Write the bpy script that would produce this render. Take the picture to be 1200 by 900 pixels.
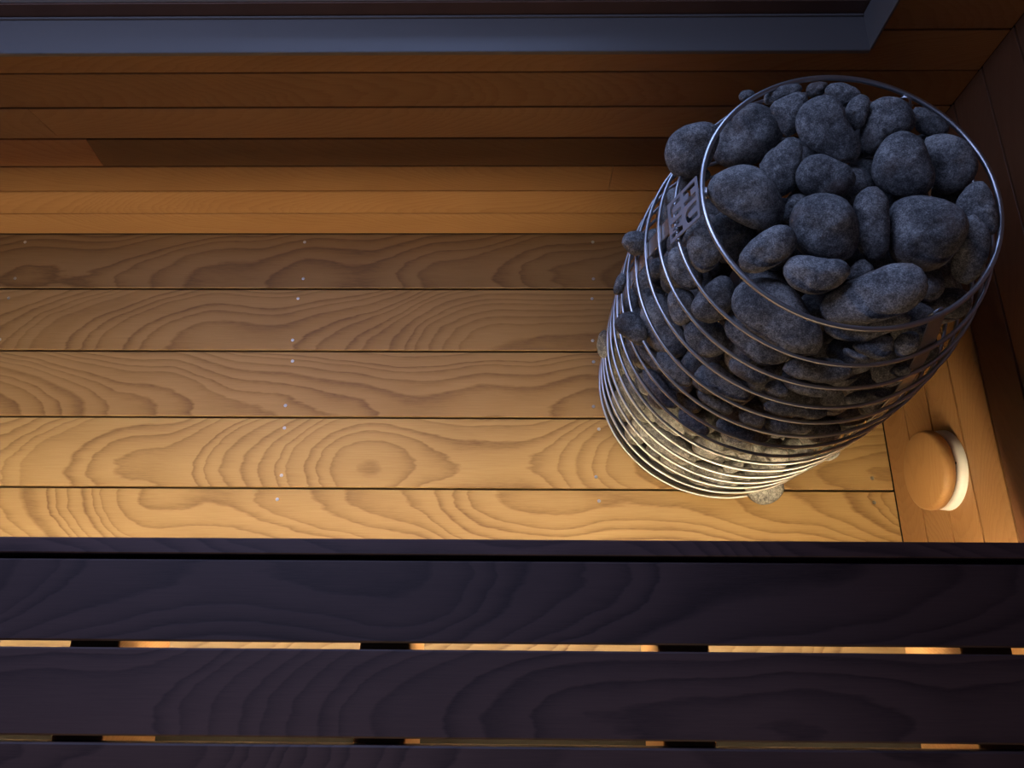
import bpy, bmesh, math, random
from mathutils import Vector, Matrix

for o in list(bpy.data.objects): bpy.data.objects.remove(o)
C = bpy.context.scene.collection
PI = math.pi

# ---------------------------------------------------------------- camera
cam = bpy.data.cameras.new('camera'); cam.sensor_width = 36.0; cam.lens = 868.2/1200*36; cam.clip_start = .02
camo = bpy.data.objects.new('camera', cam); C.objects.link(camo)
camo.matrix_world = Matrix(((0.99988682, -0.00273323, 0.01479469, 0), (0.00760831, 0.94021282, -0.34050253, 0),
                            (-0.01297949, 0.34057655, 0.94012720, 1.5), (0, 0, 0, 1)))
bpy.context.scene.camera = camo

# ---------------------------------------------------------------- world, lights, exposure
w = bpy.data.worlds.new('world'); bpy.context.scene.world = w; w.use_nodes = True
bg = w.node_tree.nodes['Background']; bg.inputs[0].default_value = (.42, .50, .80, 1); bg.inputs[1].default_value = .035
vs = bpy.context.scene.view_settings
vs.view_transform = 'Standard'; vs.look = 'None'; vs.gamma = 1; vs.use_curve_mapping = False; vs.exposure = 0.0
LED_STRENGTH = 92.0; LED_COLOR = (1, .78, .46)

def area(name, loc, target, sx, sy, col, power):
    l = bpy.data.lights.new(name, 'AREA'); l.shape = 'RECTANGLE'; l.size = sx; l.size_y = sy; l.color = col; l.energy = power
    o = bpy.data.objects.new(name, l); C.objects.link(o); o.location = loc
    o.rotation_euler = (Vector(target)-Vector(loc)).to_track_quat('-Z', 'Y').to_euler(); return o
area('dusk_window_light', (-.5, 1.10, 1.35), (-.1, .0, .55), 1.5, 1.1, (.45, .56, 1), 31.0)
area('unseen_warm_fill', (.1, -.62, .64), (.3, .5, .42), 1.7, .03, (1, .70, .42), 1.9)  # unseen fill lamp, added to put warm highlights on the front rings

# ---------------------------------------------------------------- node helpers
class N:
    def __init__(s, name):
        s.m = bpy.data.materials.new(name); s.m.use_nodes = True; s.t = s.m.node_tree
        s.b = s.t.nodes['Principled BSDF']; s.out = s.t.nodes['Material Output']
    def n(s, typ, **k):
        x = s.t.nodes.new(typ)
        for a, b in k.items(): setattr(x, a, b)
        return x
    def l(s, a, b): s.t.links.new(a, b)
    def math(s, op, a, b=None, c=None, clamp=False):
        x = s.n('ShaderNodeMath', operation=op); x.use_clamp = clamp
        for i, v in enumerate((a, b, c)):
            if v is None: continue
            if isinstance(v, (int, float)): x.inputs[i].default_value = v
            else: s.l(v, x.inputs[i])
        return x.outputs[0]
    def comb(s, *v):
        x = s.n('ShaderNodeCombineXYZ')
        for i, a in enumerate(v):
            if isinstance(a, (int, float)): x.inputs[i].default_value = a
            else: s.l(a, x.inputs[i])
        return x.outputs[0]
    def noise(s, vec, scale=1, detail=2, rough=.5):
        x = s.n('ShaderNodeTexNoise'); x.inputs['Scale'].default_value = scale; x.inputs['Detail'].default_value = detail
        x.inputs['Roughness'].default_value = rough; s.l(vec, x.inputs['Vector']); return x.outputs[0]
    def ramp(s, f, stops):
        x = s.n('ShaderNodeValToRGB'); e = x.color_ramp.elements
        while len(e) > 1: e.remove(e[-1])
        e[0].position = stops[0][0]; e[0].color = (*stops[0][1], 1)
        for p, c in stops[1:]:
            q = e.new(p); q.color = (*c, 1)
        s.l(f, x.inputs[0]); return x.outputs[0]
    def mix(s, f, a, b, blend='MIX'):
        x = s.n('ShaderNodeMix', data_type='RGBA', blend_type=blend)
        for i, v in ((0, f), (6, a), (7, b)):
            if isinstance(v, (int, float)): x.inputs[i].default_value = v
            elif isinstance(v, tuple): x.inputs[i].default_value = (*v, 1)
            else: s.l(v, x.inputs[i])
        return x.outputs[2]

def wood(name, light, mid, dark, spacing=.0065, contrast=1.0, rough=.5, amp=.34, bump=.15, freq=1.25, slope=.13):
    g = N(name); tc = g.n('ShaderNodeTexCoord'); oi = g.n('ShaderNodeObjectInfo')
    sp = g.n('ShaderNodeSeparateXYZ'); g.l(tc.outputs['Object'], sp.inputs[0])
    x, y, z = sp.outputs; rnd = oi.outputs['Random']
    xs = g.math('MULTIPLY_ADD', rnd, 37.0, x)
    sgn = g.math('MULTIPLY_ADD', g.math('GREATER_THAN', g.math('FRACT', g.math('MULTIPLY', rnd, 5.3)), .5), 2.0, -1.0)
    n1 = g.noise(g.comb(g.math('MULTIPLY', xs, freq), g.math('MULTIPLY', rnd, 91.0), 0.0), 1, 1.6, .45)
    z0 = g.math('MULTIPLY_ADD', g.math('SUBTRACT', n1, .5), amp, g.math('MULTIPLY_ADD', z, .7, g.math('MULTIPLY_ADD', g.math('MULTIPLY', x, sgn), slope, .47)))
    n2 = g.noise(g.comb(g.math('MULTIPLY', xs, 1.9), g.math('MULTIPLY', rnd, 17.0), 3.0), 1, 2, .5)
    yc = g.math('MULTIPLY_ADD', g.math('SUBTRACT', n2, .5), .09, y)
    yc = g.math('ADD', yc, g.math('MULTIPLY', g.math('SUBTRACT', g.math('FRACT', g.math('MULTIPLY', rnd, 13.7)), .5), .15))
    warp = g.noise(g.comb(g.math('MULTIPLY', xs, 9), g.math('MULTIPLY', y, 34), rnd), 1, 3, .6)
    r = g.math('SQRT', g.math('ADD', g.math('MULTIPLY', g.math('MULTIPLY', yc, yc), 3.0), g.math('MULTIPLY', z0, z0)))
    r = g.math('MULTIPLY_ADD', g.math('SUBTRACT', warp, .5), .008, r)
    # ring widths vary with the year
    yr = g.noise(g.comb(g.math('MULTIPLY', r, 34), rnd, 0.0), 1, 1, .5)
    r = g.math('MULTIPLY_ADD', yr, .03, r)
    f = g.math('FRACT', g.math('DIVIDE', r, spacing))
    up = g.math('POWER', f, 2.2); dn = g.math('MULTIPLY', g.math('SUBTRACT', 1.0, f), 9.0, clamp=True)
    fr = g.math('MULTIPLY', g.math('MULTIPLY', up, dn), g.math('MULTIPLY_ADD', yr, 1.6, .15))      # late wood band, soft on one side
    streak = g.noise(g.comb(g.math('MULTIPLY', xs, 14), g.math('MULTIPLY', y, 520), g.math('MULTIPLY', z, 300)), 1, 3, .6)
    fleck = g.noise(g.comb(g.math('MULTIPLY', xs, 45), g.math('MULTIPLY', y, 1100), 2.0), 1, 2, .6)
    blot = g.noise(g.comb(g.math('MULTIPLY', xs, 3.0), g.math('MULTIPLY', y, 13), rnd), 1, 2, .5)
    fr = g.math('MULTIPLY', fr, g.math('MULTIPLY_ADD', fleck, 1.5, .05), clamp=True)
    v = g.math('MULTIPLY_ADD', g.math('SUBTRACT', streak, .5), .55, g.math('MULTIPLY', fr, .85*contrast))
    v = g.math('ADD', v, g.math('MULTIPLY_ADD', blot, .5, -.06))
    col = g.ramp(v, [(.0, light), (.42, mid), (.95, dark)])
    col = g.mix(1.0, col, oi.outputs['Color'], 'MULTIPLY')
    tone = g.math('MULTIPLY_ADD', rnd, .22, .89)
    col = g.mix(1.0, col, g.comb(tone, tone, tone), 'MULTIPLY')
    g.l(col, g.b.inputs['Base Color']); g.b.inputs['Roughness'].default_value = rough
    g.b.inputs['Specular IOR Level'].default_value = .35
    bp = g.n('ShaderNodeBump'); bp.inputs['Strength'].default_value = bump; bp.inputs['Distance'].default_value = .0008
    g.l(g.math('ADD', g.math('MULTIPLY', v, -1.0), streak), bp.inputs['Height']); g.l(bp.outputs[0], g.b.inputs['Normal'])
    return g.m

def plain(name, col, rough=.5, metal=0.0, var=.0, scale=40, spec=.5):
    g = N(name); g.b.inputs['Roughness'].default_value = rough; g.b.inputs['Metallic'].default_value = metal
    g.b.inputs['Specular IOR Level'].default_value = spec
    tc = g.n('ShaderNodeTexCoord'); nz = g.noise(tc.outputs['Object'], scale, 3, .6)
    v = g.math('MULTIPLY_ADD', nz, 2*var, 1-var)
    g.l(g.mix(1.0, tuple(col), g.comb(v, v, v), 'MULTIPLY'), g.b.inputs['Base Color']); return g.m

def stone_mat():
    g = N('lava_stone'); tc = g.n('ShaderNodeTexCoord'); oi = g.n('ShaderNodeObjectInfo')
    ad = g.n('ShaderNodeVectorMath', operation='ADD'); g.l(tc.outputs['Object'], ad.inputs[0])
    g.l(g.comb(g.math('MULTIPLY', oi.outputs['Random'], 9), 0.0, 0.0), ad.inputs[1]); P = ad.outputs[0]
    big = g.noise(P, 22, 3, .55); med = g.noise(P, 160, 4, .7); fin = g.noise(P, 620, 3, .7)
    vo = g.n('ShaderNodeTexVoronoi'); vo.inputs['Scale'].default_value = 330; g.l(P, vo.inputs['Vector'])
    pit = g.math('LESS_THAN', vo.outputs['Distance'], .22)
    v = g.math('ADD', g.math('MULTIPLY', big, .30), g.math('ADD', g.math('MULTIPLY', med, .32), g.math('MULTIPLY', fin, .38)))
    col = g.ramp(v, [(.41, (.06, .059, .06)), (.5, (.175, .172, .168)), (.585, (.43, .42, .40))])
    rust = g.noise(P, 17, 2, .5)
    rm = g.math('MULTIPLY', g.math('SUBTRACT', rust, .58, clamp=True), 3.5, clamp=True)
    col = g.mix(rm, col, (.17, .105, .075))
    tone = g.math('MULTIPLY_ADD', oi.outputs['Random'], .4, .82)
    col = g.mix(1.0, col, g.comb(tone, tone, tone), 'MULTIPLY')
    g.l(col, g.b.inputs['Base Color']); g.b.inputs['Roughness'].default_value = .85; g.b.inputs['Specular IOR Level'].default_value = .3
    h = g.math('ADD', g.math('MULTIPLY', med, 1.0), g.math('ADD', g.math('MULTIPLY', fin, .5), g.math('MULTIPLY', pit, -.25)))
    h = g.math('ADD', h, g.math('MULTIPLY', big, 3.0))
    bp = g.n('ShaderNodeBump'); bp.inputs['Strength'].default_value = .7; bp.inputs['Distance'].default_value = .0022
    g.l(h, bp.inputs['Height']); g.l(bp.outputs[0], g.b.inputs['Normal']); return g.m

def emit_mat(name, col, s):
    g = N(name); g.b.inputs['Emission Color'].default_value = (*col, 1); g.b.inputs['Emission Strength'].default_value = s
    g.b.inputs['Base Color'].default_value = (.8, .8, .8, 1)
    return g.m

def glass_mat():
    g = N('window_glass'); tr = g.n('ShaderNodeBsdfTransparent'); gl = g.n('ShaderNodeBsdfGlossy'); gl.inputs['Roughness'].default_value = .02
    fr = g.n('ShaderNodeFresnel'); mx = g.n('ShaderNodeMixShader'); tr.inputs[0].default_value = (.86, .92, .95, 1)
    g.l(fr.outputs[0], mx.inputs[0]); g.l(tr.outputs[0], mx.inputs[1]); g.l(gl.outputs[0], mx.inputs[2]); g.l(mx.outputs[0], g.out.inputs[0]); return g.m

M_floor = wood('thermo_ash_floor', (.44, .295, .143), (.34, .215, .094), (.17, .093, .042), .0115, 1.0)
M_wall = wood('cedar_cladding', (.36, .195, .09), (.29, .145, .062), (.20, .095, .04), .0040, .45, .42, .10, .08)
M_bench = wood('dark_stained_ash', (.072, .042, .038), (.050, .029, .027), (.023, .013, .014), .0115, 1.0, .55)
M_bear = wood('bench_timber', (.34, .19, .09), (.27, .14, .06), (.18, .085, .035), .006, .5)
M_knob = wood('alder_knob', (.36, .195, .080), (.31, .16, .062), (.24, .12, .045), .004, .45, .45, .10, .05)
M_steel = plain('brushed_steel', (.66, .66, .68), .36, 1.0, .08, 60)
M_plate = plain('stainless_sheet', (.56, .54, .52), .45, 1.0, .08, 60)
M_logo = plain('satin_sheet', (.42, .42, .46), .55, .5, .08, 60)
M_screw = plain('screw_steel', (.6, .6, .6), .35, 1.0)
M_sill = plain('grey_blue_aluminium', (.155, .140, .132), .48, .0, .06, 8)
M_bead = plain('pale_glazing_bead', (.42, .42, .44), .5, 0, .05, 8)
M_dark = plain('shadow_board', (.02, .016, .014), .8)
M_fr = plain('dark_window_wood', (.15, .075, .05), .6, 0, .2, 20)
M_white = plain('white_plastic', (.78, .77, .76), .4)
M_black = plain('black_steel', (.03, .03, .03), .5)
M_heat = plain('element_steel', (.10, .09, .085), .5, .6)
M_stone = stone_mat()
M_led = emit_mat('warm_led', LED_COLOR, LED_STRENGTH)
M_glass = glass_mat()

# ---------------------------------------------------------------- object helpers
def obj(name, me, mat, parent=None, loc=None, rot=None, color=None):
    o = bpy.data.objects.new(name, me); C.objects.link(o)
    if mat and not me.materials: me.materials.append(mat)
    if parent: o.parent = parent
    if loc is not None: o.location = loc
    if rot is not None: o.rotation_euler = rot
    if color: o.color = (*color, 1)
    return o
def empty(name, loc, label, cat, group=None):
    o = bpy.data.objects.new(name, None); C.objects.link(o); o.location = loc; o['label'] = label; o['category'] = cat
    o.empty_display_size = .05
    if group: o['group'] = group
    return o
def bm_mesh(bm, name, smooth=False):
    bmesh.ops.recalc_face_normals(bm, faces=bm.faces)
    me = bpy.data.meshes.new(name); bm.to_mesh(me); bm.free()
    if smooth: me.polygons.foreach_set('use_smooth', [True]*len(me.polygons))
    return me
cache = {}
def box_mesh(L, W, T, ch=.0015, off=(0, 0, 0), smooth=False):
    """board, length on x, width on y, thickness on z (top face at z=0), long edges eased"""
    k = (round(L, 4), round(W, 4), round(T, 4), ch, off)
    if k in cache: return cache[k]
    a, b, t = L/2, W/2, T
    prof = [(-b, -t), (b, -t), (b, -ch), (b-ch, 0), (-b+ch, 0), (-b, -ch)]
    bm = bmesh.new()
    v = [[bm.verts.new((s*a+off[0], y+off[1], z+off[2])) for y, z in prof] for s in (-1, 1)]
    for i in range(6):
        j = (i+1) % 6; bm.faces.new((v[0][i], v[0][j], v[1][j], v[1][i]))
    bm.faces.new(v[0]); bm.faces.new(v[1][::-1])
    cache[k] = bm_mesh(bm, 'board'); return cache[k]
def prism(pts, T, name='prism'):
    """polygon in local xy, extruded from z=-T to 0"""
    bm = bmesh.new(); lo = [bm.verts.new((x, y, -T)) for x, y in pts]; hi = [bm.verts.new((x, y, 0)) for x, y in pts]
    n = len(pts)
    for i in range(n): bm.faces.new((lo[i], lo[(i+1) % n], hi[(i+1) % n], hi[i]))
    bm.faces.new(lo[::-1]); bm.faces.new(hi); return bm_mesh(bm, name)
def cube(x0, x1, y0, y1, z0, z1, ch=0):
    """box mesh around its own centre, returned with that centre"""
    c = ((x0+x1)/2, (y0+y1)/2, (z0+z1)/2)
    bm = bmesh.new(); bmesh.ops.create_cube(bm, size=1); bmesh.ops.scale(bm, vec=(x1-x0, y1-y0, z1-z0), verts=bm.verts)
    if ch: bmesh.ops.bevel(bm, geom=bm.edges[:], offset=ch, segments=1, affect='EDGES')
    return bm_mesh(bm, 'box'), c
def tube_mesh(pts, r, n=8, closed=False, flat=None):
    bm = bmesh.new(); P = [Vector(p) for p in pts]; m = len(P); rings = []; up = None
    for i, p in enumerate(P):
        if closed: t = (P[(i+1) % m]-P[i-1]).normalized()
        else: t = (P[min(i+1, m-1)]-P[max(i-1, 0)]).normalized()
        ref = Vector((0, 0, 1)) if abs(t.z) < .95 else Vector((1, 0, 0))
        a = t.cross(ref).normalized() if up is None else (up-t*up.dot(t)).normalized(); up = a; b = t.cross(a)
        rings.append([bm.verts.new(p+(a*math.cos(2*PI*k/n)+b*math.sin(2*PI*k/n))*r) for k in range(n)])
    for i in range(m if closed else m-1):
        A, B = rings[i], rings[(i+1) % m]
        for k in range(n): bm.faces.new((A[k], A[(k+1) % n], B[(k+1) % n], B[k]))
    if not closed: bm.faces.new(rings[0][::-1]); bm.faces.new(rings[-1])
    return bm_mesh(bm, 'tube', True)
def lathe(prof, n=48, name='lathe', smooth=True):
    """profile (r,z) revolved about z; r=0 ends are closed"""
    bm = bmesh.new(); rows = []
    for r, z in prof:
        rows.append([bm.verts.new((0, 0, z))] if r < 1e-6 else [bm.verts.new((r*math.cos(2*PI*k/n), r*math.sin(2*PI*k/n), z)) for k in range(n)])
    for A, B in zip(rows, rows[1:]):
        for k in range(n):
            j = (k+1) % n
            if len(A) == 1 and len(B) == 1: continue
            if len(A) == 1: bm.faces.new((A[0], B[k], B[j]))
            elif len(B) == 1: bm.faces.new((A[k], A[j], B[0]))
            else: bm.faces.new((A[k], A[j], B[j], B[k]))
    me = bm_mesh(bm, name, smooth); return me

# ---------------------------------------------------------------- floor
XL, XR, YB, YF = -1.75, .7555, .9137, -.75
def structure(name, me, mat, loc):
    o = obj(name, me, mat, None, loc); o['kind'] = 'structure'; return o
me, c = cube(XL, XR+.15, YF, YB+.15, -.06, -.032); floor = structure('floor', me, M_dark, c)
screw_me = lathe([(0, .0009), (.0016, .0006), (.0020, .0011), (.0034, .0009), (.0040, -.0006)], 12, 'screw', False)
edges = [YB+.003]+[.7715-.1523*i-(.04 if i >= 5 else 0) for i in range(10)]
tones = [(.50, .45, .42), (.72, .66, .62), (.74, .69, .67), (.93, .91, .88), (1.06, 1.03, .98), (1, 1, 1), (.95, .95, .95), (1, 1, 1), (1, 1, 1), (1, 1, 1)]  # board variation, with far planks darkened to steepen the LED falloff
for i, (hi, lo) in enumerate(zip(edges, edges[1:])):
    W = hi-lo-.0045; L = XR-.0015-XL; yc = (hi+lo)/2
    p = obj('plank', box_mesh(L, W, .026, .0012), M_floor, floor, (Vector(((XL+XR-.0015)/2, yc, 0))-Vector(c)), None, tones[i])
    for sx in (-1.165, -.505, .155, .713):
        for s, dy in ((1, .024), (-1, .026)):
            if i == 0 and s < 0: dy = .026
            y = (hi-dy) if s > 0 else (lo+dy)
            jx = random.Random(i*7+int(sx*10)+s).uniform(-.006, .006)
            obj('screw', screw_me, M_screw, p, (sx+jx-(XL+XR-.0015)/2, y-yc, 0))

# ---------------------------------------------------------------- back wall
q = .0853; SZ = .563; WX = .5535; WL = -1.32; TOP = 2.1
bmk = bmesh.new()
for x0, x1, z0, z1 in ((XL, WL, 0, TOP), (WL, WX, 0, SZ-.03), (WX+.002, XR+.15, 0, TOP)):
    vs_ = bmesh.ops.create_cube(bmk, size=1)['verts']
    bmesh.ops.scale(bmk, vec=(x1-x0, .03, z1-z0), verts=vs_); bmesh.ops.translate(bmk, vec=((x0+x1)/2, YB+.031, (z0+z1)/2), verts=vs_)
wall_back = structure('wall_back', bm_mesh(bmk, 'wall_back'), M_dark, (0, 0, 0))
def wall_board(x0, x1, z0, z1, tone, s0=0, s1=0):
    """board on the back wall; s0/s1 slant its ends (top end shifted)"""
    g = .0018; cx, cz = (x0+x1)/2, (z0+z1)/2; h = (z1-z0)/2-g; a = (x1-x0)/2
    me = prism([(-a, -h), (a, -h), (a+s1, h), (-a+s0, h)], .0145)
    bmx = bmesh.new(); bmx.from_mesh(me)
    top = [e for e in bmx.edges if all(abs(v.co.z) < 1e-6 for v in e.verts) and abs(e.verts[0].co.y-e.verts[1].co.y) < 1e-4]
    bmesh.ops.bevel(bmx, geom=top, offset=.0012, segments=1, affect='EDGES'); bmx.to_mesh(me); bmx.free()
    return obj('plank', me, M_wall, wall_back, (cx, YB, cz), (PI/2, 0, 0), tone)
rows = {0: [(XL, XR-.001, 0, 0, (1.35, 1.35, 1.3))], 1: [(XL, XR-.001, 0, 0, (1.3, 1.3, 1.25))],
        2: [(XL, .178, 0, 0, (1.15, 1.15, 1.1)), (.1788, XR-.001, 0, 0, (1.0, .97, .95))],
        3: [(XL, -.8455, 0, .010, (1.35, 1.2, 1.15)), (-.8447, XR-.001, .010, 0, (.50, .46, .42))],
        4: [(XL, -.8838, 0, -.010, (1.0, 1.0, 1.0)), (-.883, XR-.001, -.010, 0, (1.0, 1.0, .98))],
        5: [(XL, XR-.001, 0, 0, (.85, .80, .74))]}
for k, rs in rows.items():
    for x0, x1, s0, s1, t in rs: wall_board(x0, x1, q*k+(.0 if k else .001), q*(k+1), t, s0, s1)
# row 6 is notched round the window corner
z0, z1 = q*6+.0012, q*7-.0012; zc = (z0+z1)/2; xc = (XL+XR)/2
pts = [(XL, z0), (XR-.001, z0), (XR-.001, z1), (WX+.0035, z1), (WX+.0035, SZ-.0035), (WL-.0035, SZ-.0035), (WL-.0035, z1), (XL, z1)]
p6 = obj('plank', prism([(x-xc, z-zc) for x, z in pts], .0145), M_wall, wall_back, (xc, YB, zc), (PI/2, 0, 0), (1.0, .95, .9))
nail = lathe([(0, .0004), (.0022, .0004), (.0026, -.0003)], 10, 'nail', False)
for nx in (-.79, -.50, -.125, .18): obj('nail', nail, M_black, p6, (nx-xc, SZ-.008-zc, 0))
for k in range(7, 24):
    for x0, x1 in ((WX+.0035, XR-.001), (XL, WL-.0035)): wall_board(x0, x1, q*k, q*(k+1), (.95, .9, .85))

# ---------------------------------------------------------------- right wall
me, c = cube(XR+.0155, XR+.05, YF, YB+.05, -.03, TOP); wall_right = structure('wall_right', me, M_dark, c)
for k in range(0, 24):
    z0 = 0 if k == 0 else .0065+q*k; z1 = .0065+q*(k+1)
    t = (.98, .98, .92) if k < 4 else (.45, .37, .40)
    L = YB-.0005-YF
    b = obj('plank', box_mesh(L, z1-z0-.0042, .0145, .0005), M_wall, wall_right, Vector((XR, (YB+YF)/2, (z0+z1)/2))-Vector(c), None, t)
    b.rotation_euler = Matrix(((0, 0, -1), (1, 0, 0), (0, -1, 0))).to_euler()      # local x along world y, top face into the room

# ---------------------------------------------------------------- window
win = obj('window_1', prism([(WL, YB-.004), (WX, YB-.004), (WX, YB+.067), (WL, YB+.067)], .006), M_sill, None, (0, 0, SZ)); win['kind'] = 'structure'
def wpart(name, x0, x1, y0, y1, z0, z1, mat, ch=.0008):
    me, c = cube(x0, x1, y0, y1, z0, z1, ch); return obj(name, me, mat, win, (c[0], c[1], c[2]-SZ))
wpart('sill_lip', WL, WX, YB-.006, YB-.0035, SZ-.008, SZ, M_sill)
wpart('sill_upstand', WL, WX-.002, YB+.0625, YB+.0665, SZ, SZ+.004, M_sill)
wpart('jamb', WX-.0015, WX+.003, YB-.004, YB+.067, SZ, 2.0, M_sill)
wpart('jamb', WL-.003, WL+.0015, YB-.004, YB+.067, SZ, 2.0, M_sill)
wpart('head_board', WL, WX, YB-.004, YB+.067, 2.0, 2.006, M_sill)
fr = wpart('window_frame', WL, WX, YB+.068, YB+.115, SZ-.01, SZ+.028, M_fr, .001)
wpart('window_frame', WX-.045, WX+.002, YB+.070, YB+.115, SZ+.028, 2.0, M_fr, .001)
wpart('window_frame', WL, WL+.045, YB+.070, YB+.115, SZ+.028, 2.0, M_fr, .001)
wpart('window_frame', WL, WX, YB+.070, YB+.115, 1.96, 2.0, M_fr, .001)
wpart('glazing_bead', WL+.045, WX-.045, YB+.070, YB+.088, SZ+.0285, SZ+.036, M_bead)
wpart('glass', WL+.045, WX-.045, YB+.090, YB+.096, SZ+.0285, 1.96, M_glass, 0)

# ---------------------------------------------------------------- bench
ZB = .5; bY = .113; bp_ = .1108
bench = empty('sauna_bench', (-.1, -.2, 0), 'long dark stained slatted sauna bench across the bottom of the picture', 'bench')
BO = Vector((-.1, -.2, 0)); BL = XR-.004-XL; BX = (XR-.004+XL)/2
for i in range(6):
    y1 = bY-bp_*i; y0 = y1-bp_+.0078
    obj('bench_plank', box_mesh(BL, y1-y0, .028, .0022), M_bench, bench, Vector((BX, (y0+y1)/2, ZB))-BO, None, [(.92, .88, .92), (1.1, 1.05, 1.05), (1, .95, .95), (1, 1, 1), (1, 1, 1), (1, 1, 1)][i])
fa = obj('front_fascia', box_mesh(BL, .0215, .112, .002), M_bench, bench, Vector((BX, .131, ZB-.001))-BO, None, (1.25, 1.15, 1.2))
me, c = cube(XL+.01, XR-.006, .098, .1195, ZB-.062, ZB-.034, .001); obj('added_gap_strip', me, M_dark, bench, Vector(c)-BO)  # dark strip added to block the light in the front gap
for bx in (-1.34, -.952, -.564, -.180, .2105, .602):
    me, c = cube(bx-.033, bx+.033, -.56, .060, ZB-.028-.150, ZB-.0285, .0015)
    obj('cross_bearer', me, M_bear, bench, Vector(c)-BO)
me, c = cube(XL+.01, XR-.006, -.56, -.105, .290, .3205, .001); obj('added_dark_board', me, M_dark, bench, Vector(c)-BO)  # dark board added so that the second gap looks unlit
for bx in (-1.34, -.564, .602):
    me, c = cube(bx-.03, bx+.03, -.50, -.43, 0, .290, .002); obj('leg', me, M_bear, bench, Vector(c)-BO)
    me, c = cube(bx-.03, bx+.03, -.18, -.12, 0, .290, .002); obj('leg', me, M_bear, bench, Vector(c)-BO)
# warm led strip in its channel below the front edge
me, c = cube(-1.68, XR-.02, .046, .070, ZB-.096, ZB-.090, .0005); ch = obj('led_channel', me, M_plate, bench, Vector(c)-BO)
me, c2 = cube(-1.68, XR-.02, .050, .067, ZB-.104, ZB-.0965); obj('led_diffuser', me, M_led, ch, Vector(c2)-Vector(c))
for bx in (-1.34, -.564, .2105, .602):
    me, c2 = cube(bx-.01, bx+.01, .044, .0595, ZB-.090, ZB-.028); obj('bracket', me, M_plate, ch, Vector(c2)-Vector(c))

# ---------------------------------------------------------------- air vent on the right wall
vent = empty('air_vent', (XR, .3125, .19), 'round wooden air valve with white collar on the right wall beside the heater', 'vent')
rotv = Matrix(((0, 0, -1), (1, 0, 0), (0, -1, 0))).to_euler()
obj('collar', lathe([(0, .001), (.050, .001), (.052, .009), (.058, .0135), (.066, .013), (.0705, .009), (.0715, .0)], 64, 'collar'), M_white, vent, (0, 0, 0), rotv)
hb = Vector((-.0142, -.002, .0615)); obj('collar_screw', lathe([(0, .0006), (.002, .0006), (.0025, 0)], 12), M_black, vent, hb, rotv)
obj('valve_disc', lathe([(0, -.002), (.066, -.002), (.070, .002), (.0712, .010), (.0695, .0175), (.065, .020), (0, .0205)], 72), M_knob, vent, (-.0215, -.001, .003), rotv)
obj('spindle', lathe([(.006, 0), (.006, .0215)], 12), M_steel, vent, (-.0005, 0, .002), rotv)

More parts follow.
